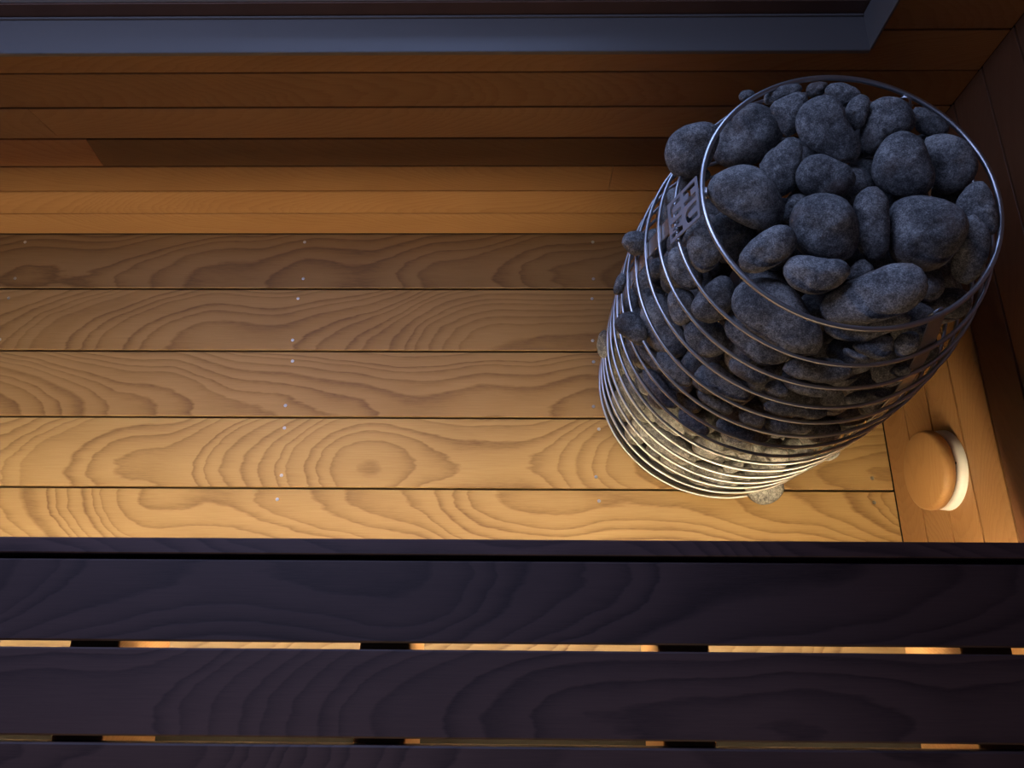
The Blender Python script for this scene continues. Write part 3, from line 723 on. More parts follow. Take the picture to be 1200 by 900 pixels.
[[0.3961,0.6661,0.612],[0.248,0.481,0.841],[-0.49,0.811,-0.32],[310,329,324,304,268,275,354,350,288,287,303,296],189],
[[0.4847,0.4759,0.604],[0.546,-0.488,0.681],[0.749,-0.08,-0.658],[370,350,394,403,388,429,426,345,340,408,442,424],267],
[[0.319,0.4491,0.62],[-0.622,0.767,0.156],[-0.761,-0.64,0.11],[418,358,267,269,333,408,412,308,272,309,328,358],251],
[[0.5513,0.5613,0.604],[-0.135,-0.445,0.886],[0.665,-0.703,-0.252],[414,320,247,254,277,326,418,367,245,218,280,373],226],
[[0.2512,0.5368,0.604],[0.111,0.288,0.951],[0.308,-0.92,0.243],[396,357,316,328,368,413,383,306,327,372,358,362],248],
[[0.4428,0.6252,0.604],[-0.345,0.938,-0.042],[0.801,0.318,0.507],[403,375,262,222,248,319,384,333,276,254,235,278],230],
[[0.567,0.5049,0.612],[0.957,0.274,0.098],[-0.027,-0.251,0.968],[385,394,325,256,253,332,441,402,284,250,294,339],225],
[[0.3133,0.6102,0.604],[-0.682,0.714,-0.157],[0.458,0.249,-0.853],[338,298,283,264,289,362,388,314,246,251,326,378],261],
[[0.4948,0.559,0.612],[0.443,-0.249,0.861],[-0.892,-0.218,0.396],[328,310,356,357,317,309,335,358,350,315,323,358],218],
[[0.5437,0.4326,0.604],[0.87,0.109,0.48],[0.307,-0.883,-0.355],[445,423,287,238,290,366,417,379,308,272,269,322],232],
[[0.4028,0.5133,0.604],[-0.046,-0.874,0.484],[0.947,0.116,0.299],[249,255,257,227,186,216,283,268,227,216,215,229],140],
[[0.4496,0.4131,0.62],[-0.87,0.098,-0.483],[-0.417,0.378,0.827],[247,229,209,200,205,208,214,242,234,189,180,222],154],
[[0.496,0.6252,0.604],[0.416,0.864,-0.283],[0.462,0.068,0.884],[280,226,248,272,268,285,292,262,237,238,280,321],179],
[[0.4536,0.595,0.668],[-0.019,0.254,-0.967],[0.998,0.059,-0.005],[220,226,243,234,227,254,248,205,218,254,252,233],147],
[[0.3531,0.5164,0.628],[-0.024,0.623,0.782],[-0.788,0.47,-0.399],[303,285,231,232,274,312,308,245,227,264,277,272],188],
[[0.3264,0.5391,0.66],[0.679,0.317,0.662],[-0.698,0.56,0.447],[272,263,250,204,182,246,308,274,220,195,212,257],160],
[[0.3243,0.5422,0.604],[0.832,0.526,-0.178],[-0.516,0.851,0.102],[291,300,345,330,266,273,326,328,313,304,298,301],176],
[[0.4364,0.5074,0.684],[-0.744,0.246,0.621],[0.061,-0.901,0.43],[222,214,209,209,205,194,219,245,212,184,203,226],168],
[[0.3808,0.5332,0.652],[0.52,-0.338,-0.784],[0.77,-0.211,0.602],[281,277,223,184,188,244,278,243,225,213,185,211],143],
[[0.3415,0.381,0.604],[0.746,-0.664,0.057],[0.241,0.19,-0.952],[280,259,229,231,218,212,266,290,242,202,205,243],152],
[[0.2282,0.4139,0.084],[0.151,-0.095,0.984],[-0.987,0.044,0.156],[417,328,260,258,317,373,368,343,299,246,277,388],219],
[[0.2047,0.4684,0.084],[-0.145,0.684,0.715],[-0.885,-0.412,0.216],[312,351,361,311,303,353,362,331,321,328,343,333],221],
[[0.5494,0.5801,0.084],[-0.487,-0.56,0.67],[0.827,-0.05,0.56],[447,418,313,292,313,347,401,383,346,318,280,312],286],
[[0.2897,0.4281,0.084],[-0.842,0.408,0.353],[0.434,0.124,0.892],[447,384,334,338,408,475,414,336,362,379,379,428],309],
[[0.5375,0.4439,0.084],[-0.723,0.678,0.13],[0.671,0.646,0.363],[481,382,310,372,436,436,417,382,362,372,384,436],263],
[[0.4228,0.3465,0.072],[-0.103,-0.976,-0.194],[-0.152,0.208,-0.966],[350,327,276,255,295,365,401,321,236,260,335,360],199],
[[0.5112,0.384,0.084],[0.308,-0.328,0.893],[0.928,-0.106,-0.358],[343,331,324,325,285,272,356,377,314,287,295,317],244],
[[0.3678,0.3787,0.096],[0.7,-0.349,-0.623],[0.713,0.313,0.627],[419,465,447,382,340,400,456,419,413,425,374,353],226],
[[0.2426,0.5768,0.084],[0.763,-0.386,-0.519],[0.085,-0.735,0.672],[387,316,305,307,300,361,419,353,277,274,328,398],236],
[[0.3947,0.3753,0.132],[0.665,0.34,-0.665],[-0.668,-0.128,-0.733],[410,327,309,375,392,374,395,377,324,327,377,424],200],
[[0.5906,0.49,0.072],[-0.281,0.929,0.24],[-0.07,0.229,-0.971],[331,340,396,375,331,349,376,371,357,347,370,380],241],
[[0.5804,0.4861,0.132],[0.875,0.181,0.449],[0.459,-0.602,-0.654],[390,343,339,353,349,393,447,359,294,340,395,409],295],
[[0.2972,0.3562,0.096],[0.25,0.181,-0.951],[-0.753,0.654,-0.073],[457,341,286,292,306,393,503,377,254,266,338,429],272],
[[0.4586,0.3828,0.108],[0.663,0.744,0.083],[0.229,-0.096,-0.969],[330,297,297,282,285,358,380,286,258,291,324,347],207],
[[0.5394,0.466,0.18],[0.86,-0.492,0.14],[-0.143,0.03,0.989],[446,353,327,410,444,410,406,395,364,371,407,452],294],
[[0.2216,0.4837,0.144],[0.319,0.764,-0.56],[0.065,0.572,0.818],[411,387,379,388,343,323,417,443,374,341,347,379],289],
[[0.5828,0.5877,0.132],[0.12,-0.889,0.442],[0.748,-0.212,-0.629],[410,365,279,245,283,383,467,359,238,249,324,378],272],
[[0.3027,0.4108,0.156],[-0.466,0.684,-0.561],[0.523,0.724,0.45],[426,388,362,317,296,349,431,441,358,272,299,402],227],
[[0.5111,0.3771,0.156],[-0.461,0.221,0.86],[0.658,-0.565,0.498],[407,369,380,423,422,403,439,420,351,378,451,454],243],
[[0.238,0.5235,0.192],[-0.513,0.293,0.806],[-0.216,0.865,-0.453],[409,356,302,343,413,395,352,361,350,339,365,399],263],
[[0.5441,0.5826,0.192],[-0.514,-0.126,0.848],[-0.841,-0.12,-0.527],[365,434,414,334,333,389,398,387,386,374,361,343],298],
[[0.3836,0.3589,0.204],[0.179,-0.778,-0.603],[0.915,-0.093,0.392],[401,448,438,346,311,398,450,415,395,374,354,366],270],
[[0.4364,0.3399,0.228],[0.854,-0.197,-0.481],[0.519,0.257,0.815],[407,406,319,292,369,428,412,354,314,340,374,376],199],
[[0.233,0.4296,0.228],[-0.501,-0.864,0.054],[0.301,-0.232,-0.925],[440,404,402,364,313,354,450,460,393,317,321,411],285],
[[0.3334,0.3445,0.252],[-0.619,-0.098,-0.779],[0.198,-0.98,-0.034],[477,465,388,343,364,438,457,411,408,395,345,384],236],
[[0.2229,0.5999,0.144],[-0.446,-0.809,-0.383],[0.157,0.351,-0.923],[422,393,302,285,335,354,370,396,348,282,289,357],261],
[[0.2511,0.502,0.072],[0.41,-0.902,0.137],[-0.058,-0.176,-0.983],[381,413,385,307,294,375,401,366,367,351,313,328],205],
[[0.256,0.5807,0.192],[-0.155,0.796,0.585],[0.861,-0.181,0.475],[330,377,414,365,316,321,370,411,376,334,354,355],238],
[[0.6011,0.5795,0.228],[-0.472,0.336,-0.815],[0.775,0.599,-0.202],[420,401,311,294,389,446,403,350,326,339,373,395],201],
[[0.5098,0.3841,0.228],[0.312,-0.727,-0.611],[-0.534,-0.667,0.52],[367,396,421,372,326,340,400,441,392,332,355,384],248],
[[0.2155,0.5038,0.252],[-0.824,-0.547,-0.151],[-0.083,-0.147,0.986],[440,460,393,389,418,394,387,428,438,417,372,361],229],
[[0.59,0.4787,0.228],[0.284,0.443,-0.85],[0.207,0.838,0.505],[479,395,348,394,448,470,422,366,396,419,400,441],251],
[[0.4405,0.3861,0.156],[-0.979,-0.09,0.183],[0.203,-0.347,0.916],[383,335,315,334,364,380,409,381,292,294,386,426],260],
[[0.312,0.4004,0.228],[-0.934,0.341,0.106],[-0.356,-0.913,-0.201],[350,293,335,399,375,332,328,338,355,356,354,377],185],
[[0.559,0.5863,0.276],[0.467,-0.608,0.642],[0.062,0.746,0.663],[382,364,328,318,345,396,436,370,279,312,394,402],255],
[[0.2035,0.4841,0.312],[-0.196,-0.291,0.936],[0.426,0.835,0.348],[428,395,333,295,312,349,374,406,377,287,267,359],204],
[[0.6028,0.5272,0.276],[0.627,0.711,0.318],[-0.687,0.697,-0.205],[368,392,352,335,394,426,384,339,338,381,407,374],295],
[[0.2175,0.5795,0.264],[-0.612,0.696,0.374],[-0.752,-0.368,-0.546],[386,353,273,286,373,394,351,318,304,318,342,359],198],
[[0.2012,0.5457,0.096],[0.14,0.023,0.99],[0.805,0.58,-0.127],[383,373,315,268,329,427,420,335,284,300,360,389],247],
[[0.2537,0.3955,0.288],[0.452,-0.858,-0.244],[0.337,0.417,-0.844],[465,404,363,343,348,388,424,442,401,308,311,427],242],
[[0.4374,0.3843,0.276],[0.004,-0.452,0.892],[-0.956,0.26,0.136],[409,360,340,348,356,416,471,365,292,345,404,421],228],
[[0.5341,0.3834,0.276],[0.597,0.771,-0.221],[-0.387,0.036,-0.922],[429,451,356,263,300,411,451,401,339,304,318,361],218],
[[0.3981,0.3703,0.336],[-0.82,-0.431,0.376],[-0.568,0.694,-0.442],[469,374,300,289,303,363,419,397,340,270,263,386],259],
[[0.5975,0.5284,0.18],[0.537,-0.106,-0.837],[0.106,0.993,-0.057],[388,355,369,405,422,381,364,407,390,358,402,434],219],
[[0.2447,0.5424,0.336],[-0.53,-0.549,-0.646],[0.848,-0.354,-0.395],[478,377,385,438,474,477,439,427,422,391,438,527],239],
[[0.2942,0.3638,0.324],[-0.699,-0.354,0.621],[-0.062,-0.835,-0.547],[373,341,253,203,239,343,423,327,218,213,273,330],263],
[[0.527,0.4047,0.324],[0.761,-0.379,0.526],[-0.017,-0.823,-0.568],[395,333,274,304,380,382,345,345,318,293,335,393],209],
[[0.5509,0.4759,0.3],[0.279,0.914,-0.294],[-0.328,-0.197,-0.924],[383,345,338,358,335,315,335,367,379,339,294,337],234],
[[0.2678,0.4535,0.288],[-0.921,0.373,0.112],[0.367,0.928,-0.071],[342,310,322,341,347,327,297,332,361,322,308,348],200],
[[0.5606,0.4831,0.372],[-0.997,-0.074,0.004],[-0.072,0.954,-0.291],[417,398,394,410,418,450,482,400,338,408,474,451],310],
[[0.2628,0.4594,0.348],[-0.376,0.887,-0.269],[0.57,-0.007,-0.821],[405,427,372,310,331,376,369,387,404,346,299,336],225],
[[0.5509,0.5777,0.348],[-0.254,-0.679,-0.689],[0.665,-0.639,0.386],[372,330,329,364,389,379,389,380,313,318,405,429],266],
[[0.3023,0.4161,0.396],[0.01,-0.957,0.289],[-0.973,0.057,0.224],[479,366,374,457,472,454,441,416,409,410,436,504],267],
[[0.4751,0.3424,0.348],[0.485,0.238,0.842],[-0.282,-0.869,0.408],[333,386,363,322,300,324,375,356,327,348,337,294],261],
[[0.5328,0.4226,0.396],[0.089,0.745,0.661],[-0.781,0.464,-0.418],[439,363,374,383,380,426,455,417,359,331,394,480],295],
[[0.5826,0.5384,0.432],[0.771,0.6,0.215],[-0.002,-0.335,0.942],[459,394,336,360,426,427,415,430,378,325,384,464],285],
[[0.4036,0.3742,0.396],[0.056,0.956,-0.287],[-0.616,-0.193,-0.763],[501,356,241,269,335,398,441,359,283,267,293,401],221],
[[0.6004,0.5375,0.36],[-0.676,0.729,0.105],[-0.56,-0.602,0.569],[405,372,350,360,410,421,351,348,396,381,364,397],223],
[[0.1974,0.4914,0.384],[-0.208,-0.936,0.283],[0.48,0.155,0.863],[454,423,361,342,328,335,443,479,369,297,320,390],259],
[[0.2188,0.6143,0.324],[0.376,-0.384,0.843],[-0.134,-0.923,-0.36],[443,450,402,361,378,442,503,450,344,361,436,441],300],
[[0.2381,0.5203,0.42],[-0.426,-0.371,0.825],[0.536,-0.838,-0.099],[315,359,357,342,361,371,356,327,320,371,398,339],243],
[[0.5898,0.6135,0.384],[0.667,-0.647,-0.371],[0.683,0.33,0.652],[353,298,342,370,363,368,364,349,333,325,372,418],237],
[[0.5711,0.4121,0.444],[0.296,0.301,-0.906],[-0.938,-0.085,-0.335],[342,363,345,330,370,376,313,321,371,368,344,334],216],
[[0.5527,0.4734,0.492],[-0.913,-0.32,-0.253],[0.07,0.488,-0.87],[408,431,414,389,379,411,409,373,413,440,379,353],305],
[[0.3106,0.3722,0.456],[-0.657,0.302,-0.691],[-0.461,0.564,0.685],[381,362,302,292,333,397,419,323,273,322,362,358],230],
[[0.4495,0.369,0.456],[0.497,0.184,0.848],[-0.864,0.2,0.463],[446,408,428,415,416,499,510,405,367,418,477,496],283],
[[0.5743,0.5819,0.48],[-0.379,-0.487,0.787],[0.064,-0.862,-0.503],[508,377,296,288,329,413,459,409,332,262,292,445],278],
[[0.582,0.4903,0.552],[-0.589,0.263,0.764],[0.593,0.783,0.187],[414,396,335,330,382,446,451,351,304,368,413,401],253],
[[0.2265,0.5597,0.468],[-0.548,-0.244,0.8],[-0.095,0.968,0.231],[418,357,275,228,287,424,446,313,256,260,307,380],227],
[[0.2138,0.5787,0.408],[0.185,-0.21,-0.96],[-0.666,0.692,-0.28],[438,387,362,391,414,416,456,442,344,339,431,471],261],
[[0.2571,0.472,0.504],[0.155,-0.949,-0.275],[-0.276,-0.309,0.91],[390,290,261,296,322,342,339,305,299,284,284,358],266],
[[0.3897,0.355,0.468],[-0.126,-0.404,-0.906],[0.874,0.387,-0.294],[379,430,497,445,371,404,440,427,439,448,429,401],313],
[[0.2494,0.5819,0.528],[-0.489,0.225,-0.843],[-0.837,0.15,0.526],[403,397,317,308,355,368,359,360,349,337,323,331],251],
[[0.3059,0.3938,0.564],[-0.192,-0.541,-0.819],[0.116,0.816,-0.567],[395,378,306,245,225,321,444,355,273,262,259,299],278],
[[0.4833,0.3653,0.528],[-0.328,0.944,0.025],[-0.151,-0.078,0.985],[425,454,423,429,428,398,388,407,458,474,393,351],283],
[[0.4215,0.3716,0.564],[-0.056,0.675,0.736],[-0.314,-0.712,0.628],[456,433,344,313,411,481,430,382,368,360,387,429],219],
[[0.347,0.3762,0.384],[-0.515,-0.852,0.095],[0.293,-0.279,-0.915],[416,375,298,238,238,361,464,351,264,257,273,337],255],
[[0.5409,0.416,0.54],[0.291,-0.934,0.208],[-0.956,-0.292,0.029],[439,360,319,357,363,347,390,394,355,331,326,380],278],
[[0.5056,0.3574,0.42],[-0.431,-0.552,-0.714],[-0.89,0.392,0.235],[383,316,301,281,295,395,438,327,260,272,336,406],208],
[[0.5092,0.4129,0.48],[-0.517,-0.444,0.732],[-0.518,-0.519,-0.68],[396,421,424,435,443,450,436,374,387,480,480,403],255],
[[0.5699,0.4153,0.216],[-0.609,0.561,0.56],[-0.32,0.472,-0.821],[342,353,330,294,285,340,362,308,314,330,300,295],193],
[[0.2405,0.4231,0.396],[0.425,-0.849,0.315],[0.228,0.437,0.87],[459,404,305,295,313,330,409,430,344,274,275,356],248],
[[0.2956,0.4099,0.504],[0.993,0.053,-0.104],[0.086,-0.934,0.346],[319,355,347,334,360,377,360,323,310,362,397,345],243],
[[0.6038,0.6041,0.3],[-0.537,0.826,-0.171],[-0.74,-0.558,-0.375],[445,409,339,328,335,339,417,456,363,288,310,386],205],
[[0.5515,0.5436,0.24],[-0.92,-0.046,0.389],[-0.382,0.332,-0.863],[376,418,362,279,312,388,399,373,339,322,334,344],192],
[[0.4874,0.3657,0.588],[0.144,0.949,0.281],[-0.11,0.298,-0.948],[316,368,369,334,297,303,367,373,324,329,342,308],238],
[[0.264,0.4603,0.564],[0.407,-0.359,0.84],[0.52,0.847,0.111],[361,363,355,371,347,292,335,406,379,331,323,335],251],
[[0.578,0.6013,0.54],[0.754,0.415,-0.509],[0.288,-0.906,-0.312],[353,354,345,383,384,311,306,373,390,365,339,330],197],
[[0.2655,0.4604,0.432],[0.921,-0.326,0.216],[0.362,0.506,-0.783],[372,294,267,298,314,332,388,340,255,262,326,378],199],
[[0.1969,0.5543,0.168],[0.027,-0.704,-0.71],[-0.089,0.706,-0.703],[426,397,335,312,326,368,381,372,378,335,283,344],230],
[[0.4624,0.3931,0.396],[-0.167,-0.985,-0.049],[-0.314,0.1,-0.944],[349,287,261,252,263,351,401,280,225,257,300,343],193],
[[0.2233,0.5252,0.528],[0.264,-0.012,-0.964],[-0.964,-0.045,-0.263],[379,355,281,210,219,340,411,320,258,236,242,305],220],
[[0.336,0.3725,0.528],[-0.232,-0.572,0.787],[0.794,-0.579,-0.187],[382,391,330,248,271,381,429,366,292,269,308,356],202],
[[0.6023,0.4814,0.444],[0.392,0.863,0.318],[-0.863,0.465,-0.199],[332,371,399,349,320,370,382,348,357,369,363,347],223],
[[0.5825,0.4268,0.312],[-0.425,-0.712,-0.559],[-0.84,0.54,-0.049],[387,337,298,330,364,370,342,310,335,354,326,342],207],
[[0.4541,0.6938,0.084],[0.69,-0.157,-0.706],[0.054,-0.962,0.267],[475,487,431,391,383,426,448,431,455,440,359,369],326],
[[0.5398,0.6897,0.084],[0.612,-0.179,-0.77],[0.365,0.928,0.074],[363,350,294,291,343,394,388,306,272,329,364,350],194],
[[0.3715,0.7036,0.084],[-0.037,0.841,0.54],[-0.855,-0.306,0.419],[452,512,506,448,382,415,519,507,443,453,444,409],338],
[[0.5062,0.6554,0.132],[-0.11,-0.158,0.981],[-0.382,-0.905,-0.188],[455,408,339,319,355,441,518,419,290,310,404,452],258],
[[0.2677,0.6424,0.084],[-0.243,0.966,-0.089],[0.551,0.213,0.807],[391,362,319,312,313,327,398,411,313,267,320,376],255],
[[0.2737,0.6642,0.156],[-0.165,-0.921,-0.352],[0.605,-0.376,0.701],[395,435,475,423,388,443,454,408,423,447,439,416],320],
[[0.4075,0.7284,0.156],[-0.108,-0.43,-0.896],[0.943,-0.331,0.045],[439,438,428,409,394,371,404,489,458,364,364,422],317],
[[0.5126,0.6454,0.216],[-0.786,-0.4,0.471],[-0.277,-0.453,-0.847],[487,458,405,379,403,465,542,494,357,347,451,501],301],
[[0.4962,0.7055,0.168],[-0.67,0.413,-0.617],[-0.694,-0.644,0.322],[339,343,346,316,325,378,397,348,302,312,369,383],220],
[[0.302,0.6481,0.216],[0.662,-0.589,-0.464],[-0.459,0.171,-0.872],[418,374,406,434,442,422,409,435,414,381,434,483],274],
[[0.4879,0.6838,0.264],[-0.538,-0.822,0.189],[0.841,-0.537,0.057],[477,338,301,326,371,428,436,382,330,293,341,472],326],
[[0.5833,0.6379,0.168],[-0.428,0.123,0.895],[0.572,0.804,0.163],[402,401,390,342,283,341,454,422,345,323,327,363],220],
[[0.4541,0.7269,0.216],[-0.958,-0.234,0.165],[0.266,-0.516,0.814],[343,339,313,287,300,348,333,293,321,325,291,301],266],
[[0.3646,0.7172,0.216],[-0.055,-0.538,-0.841],[0.593,0.66,-0.461],[455,339,282,306,336,382,412,371,318,279,301,414],253],
[[0.3242,0.6746,0.264],[-0.363,0.891,-0.271],[-0.825,-0.443,-0.352],[388,408,374,293,294,393,420,368,345,331,324,353],204],
[[0.3951,0.7204,0.276],[-0.628,-0.752,-0.201],[0.175,0.115,-0.978],[393,342,265,202,227,363,435,315,236,222,255,335],261],
[[0.2296,0.6237,0.228],[-0.258,0.794,-0.551],[-0.306,-0.608,-0.733],[358,296,233,258,303,305,307,299,269,255,267,309],210],
[[0.5401,0.6254,0.312],[0.841,-0.237,0.486],[-0.439,-0.823,0.36],[362,352,318,249,223,320,413,353,279,248,262,321],192],
[[0.5511,0.6631,0.264],[-0.081,0.766,0.638],[-0.785,-0.443,0.432],[479,418,318,298,312,337,440,460,346,266,284,380],296],
[[0.4598,0.692,0.336],[0.803,-0.401,-0.441],[0.027,0.764,-0.645],[475,389,361,363,387,433,453,442,382,314,367,486],242],
[[0.2591,0.6434,0.276],[0.836,0.219,-0.502],[0.531,-0.094,0.842],[378,334,363,398,390,359,334,365,403,370,349,391],225],
[[0.3678,0.6843,0.336],[-0.573,-0.108,0.813],[0.72,0.407,0.562],[357,373,348,320,294,325,415,378,305,316,337,330],263],
[[0.3169,0.7123,0.384],[-0.697,-0.324,0.64],[0.273,0.705,0.654],[488,508,436,346,359,456,475,447,447,398,348,395],318],
[[0.2758,0.6339,0.372],[0.616,0.155,-0.772],[-0.769,0.33,-0.547],[400,424,344,296,335,387,392,369,350,337,329,333],315],
[[0.5314,0.4402,0.252],[-0.478,0.121,-0.87],[-0.224,0.941,0.254],[391,329,236,208,238,319,359,299,260,232,214,289],235],
[[0.231,0.4034,0.156],[-0.769,0.498,0.4],[0.62,0.734,0.278],[287,287,247,257,309,316,279,247,254,293,302,277],159],
[[0.2466,0.5435,0.144],[0.392,0.387,0.834],[0.529,0.647,-0.549],[258,307,292,254,265,288,285,275,270,282,287,256],167],
[[0.2621,0.3907,0.12],[0.537,0.635,-0.556],[0.841,-0.35,0.413],[256,241,271,265,229,237,273,276,257,236,243,271],158],
[[0.2627,0.4064,0.456],[-0.496,0.323,0.806],[-0.536,0.616,-0.577],[318,340,315,251,241,300,362,352,277,240,279,312],177],
[[0.4752,0.3655,0.252],[-0.705,0.462,0.538],[-0.392,0.378,-0.839],[247,264,209,179,198,226,243,231,212,205,195,193],189],
[[0.4356,0.3305,0.18],[-0.188,0.708,-0.681],[0.69,0.589,0.421],[308,332,281,214,210,277,354,325,247,219,244,271],209],
[[0.2604,0.4444,0.156],[0.314,-0.027,0.949],[0.934,0.19,-0.303],[263,222,191,173,197,261,299,235,166,163,222,275],153],
[[0.5449,0.5914,0.42],[0.843,0.103,-0.528],[-0.466,-0.352,-0.812],[296,274,272,261,238,242,270,303,295,235,214,270],190],
[[0.6082,0.552,0.072],[-0.356,-0.779,-0.516],[-0.612,0.612,-0.502],[282,280,262,262,243,222,272,315,272,228,233,258],136],
[[0.4633,0.3847,0.204],[-0.183,0.68,-0.71],[0.061,-0.713,-0.698],[301,251,187,166,174,221,265,241,212,173,149,211],181],
[[0.5094,0.4173,0.132],[-0.459,0.321,0.828],[0.33,-0.804,0.495],[323,306,250,228,236,270,292,282,277,249,208,246],168],
[[0.2183,0.4758,0.204],[0.854,-0.111,-0.508],[0.101,-0.923,0.372],[302,281,235,207,217,267,280,248,251,231,202,234],204],
[[0.4285,0.3139,0.276],[0.056,-0.16,-0.986],[0.805,0.591,-0.05],[223,226,244,221,195,228,260,230,214,218,225,232],164],
[[0.5521,0.5305,0.324],[-0.272,-0.562,0.781],[0.313,-0.819,-0.481],[354,320,228,212,262,324,341,281,238,245,252,285],177],
[[0.3525,0.3762,0.312],[-0.418,0.396,0.818],[0.671,-0.472,0.572],[342,252,195,199,243,300,301,257,226,195,212,304],204],
[[0.5997,0.5299,0.516],[-0.67,0.649,0.36],[0.647,0.748,-0.146],[335,312,297,271,254,271,316,352,312,238,239,310],191],
[[0.5932,0.4402,0.096],[0.442,-0.338,-0.831],[0.84,-0.169,0.516],[228,201,212,205,185,215,257,221,191,190,207,234],172],
[[0.4686,0.3299,0.264],[0.632,-0.593,-0.5],[-0.469,-0.805,0.362],[285,306,280,226,225,277,284,269,280,261,225,239],153],
[[0.3691,0.3237,0.072],[0.645,0.273,0.713],[0.753,-0.386,-0.533],[304,256,205,184,189,226,264,260,232,181,162,231],147],
[[0.5133,0.3465,0.48],[0.196,0.047,-0.979],[-0.724,0.681,-0.112],[250,294,323,293,260,254,286,315,289,273,293,275],164],
[[0.2705,0.387,0.36],[-0.379,-0.634,0.674],[-0.464,-0.5,-0.732],[246,214,221,247,243,245,271,239,199,225,265,271],141],
[[0.2207,0.5955,0.564],[-0.742,0.67,-0.017],[0.062,0.042,-0.997],[290,252,220,202,210,242,276,284,232,174,198,274],148],
[[0.5836,0.5446,0.564],[-0.95,-0.073,-0.303],[0.082,-0.996,-0.017],[334,272,194,205,246,270,295,280,226,199,215,277],195],
[[0.2172,0.4289,0.324],[0.419,0.894,0.16],[0.367,-0.006,-0.93],[266,266,212,181,202,227,234,248,236,195,178,210],154],
[[0.551,0.5236,0.108],[0.59,-0.648,-0.481],[-0.668,-0.727,0.16],[298,272,208,211,268,305,289,235,215,242,261,268],168],
[[0.3464,0.3331,0.336],[0.389,-0.921,-0.036],[0.858,0.348,0.378],[322,284,261,297,303,269,283,308,292,277,272,293],212],
[[0.3695,0.3295,0.384],[0.761,0.513,-0.397],[0.473,-0.02,0.881],[286,240,199,214,221,216,249,255,225,203,196,231],149],
[[0.4641,0.3242,0.396],[-0.982,-0.01,0.187],[0.158,-0.582,0.798],[241,266,234,207,205,231,264,239,216,230,223,203],165],
[[0.3437,0.3362,0.432],[0.443,0.102,-0.891],[-0.896,0.028,-0.442],[272,246,236,218,184,214,299,273,217,198,203,241],186],
[[0.5633,0.4268,0.132],[-0.78,0.369,0.506],[0.368,-0.384,0.847],[289,255,217,208,241,278,255,232,241,226,217,255],163],
[[0.5619,0.3947,0.168],[0.727,0.128,-0.675],[0.082,0.959,0.27],[241,252,254,237,229,242,276,272,227,221,256,262],181],
[[0.1898,0.5321,0.324],[-0.104,-0.938,0.33],[-0.985,0.05,-0.167],[303,276,222,173,165,255,341,261,196,184,191,240],202],
[[0.1865,0.5716,0.228],[0.664,0.535,-0.522],[-0.634,0.773,-0.016],[270,192,180,196,211,238,250,220,194,175,197,266],157],
[[0.2918,0.3452,0.168],[0.824,-0.442,0.353],[-0.238,0.295,0.925],[299,280,225,166,167,264,335,261,201,180,192,246],153],
[[0.4699,0.3967,0.324],[0.283,0.581,0.763],[0.894,-0.448,0.01],[312,263,205,180,190,230,302,297,212,154,183,264],156],
[[0.52,0.363,0.324],[-0.811,0.425,-0.403],[-0.562,-0.758,0.331],[302,259,188,196,248,282,277,233,209,219,227,256],139],
[[0.5961,0.4534,0.168],[0.032,0.701,0.713],[-0.52,0.62,-0.587],[316,302,226,209,229,243,277,292,257,218,199,232],176],
[[0.6088,0.4836,0.312],[-0.068,-0.779,-0.623],[0.645,-0.511,0.568],[340,288,201,183,244,301,301,274,231,194,214,287],154],
[[0.3418,0.3655,0.168],[0.647,0.656,0.388],[0.746,-0.65,-0.145],[329,323,271,215,217,288,372,339,239,202,249,304],175],
[[0.2119,0.6136,0.468],[0.552,0.474,-0.686],[-0.805,0.088,-0.587],[302,260,222,245,276,268,280,291,243,215,255,299],150],
[[0.2603,0.5963,0.468],[-0.437,0.652,-0.619],[-0.527,-0.744,-0.411],[302,322,287,267,265,290,308,280,282,302,271,248],167],
[[0.2077,0.6106,0.192],[-0.429,0.796,0.427],[0.819,0.542,-0.186],[266,216,231,238,240,270,284,250,217,211,255,304],147],
[[0.1855,0.5586,0.36],[0.369,-0.777,-0.51],[0.668,-0.16,0.727],[294,239,213,224,260,277,275,271,229,196,244,310],169],
[[0.6089,0.5348,0.108],[-0.691,0.232,0.684],[-0.409,0.654,-0.636],[241,279,281,252,217,230,275,267,248,264,249,218],147],
[[0.2491,0.5503,0.276],[-0.414,-0.905,0.099],[0.604,-0.354,-0.714],[274,246,201,158,156,240,309,235,176,166,181,230],141],
[[0.4062,0.3143,0.108],[-0.136,-0.472,0.871],[-0.682,0.682,0.263],[208,220,198,182,176,187,197,195,209,205,165,162],110],
[[0.4756,0.3321,0.096],[-0.949,-0.143,0.281],[0.1,0.708,0.699],[184,199,163,137,136,162,194,177,155,155,144,140],107],
[[0.5512,0.5054,0.264],[-0.938,0.317,0.138],[0.166,0.064,0.984],[192,191,181,181,197,214,219,185,155,188,223,208],117],
[[0.2001,0.5151,0.456],[-0.306,-0.608,-0.733],[-0.021,-0.765,0.644],[235,270,238,190,206,234,231,238,242,220,202,202],122],
[[0.225,0.3938,0.348],[-0.903,0.114,0.415],[-0.403,0.111,-0.908],[218,196,179,199,200,178,190,209,202,188,177,191],153],
[[0.4957,0.3393,0.072],[-0.393,0.505,0.769],[0.227,-0.757,0.613],[170,138,128,140,144,155,184,157,118,125,154,174],124],
[[0.34,0.3913,0.276],[-0.621,0.752,0.222],[0.501,0.163,0.85],[244,189,157,173,198,214,241,219,159,150,196,244],169],
[[0.5593,0.3919,0.072],[0.607,-0.723,-0.33],[-0.179,0.28,-0.943],[194,215,218,192,195,223,209,189,206,215,208,197],151],
[[0.3718,0.3219,0.288],[0.178,0.034,0.983],[0.913,0.368,-0.178],[243,189,153,170,200,212,230,216,163,149,190,239],122],
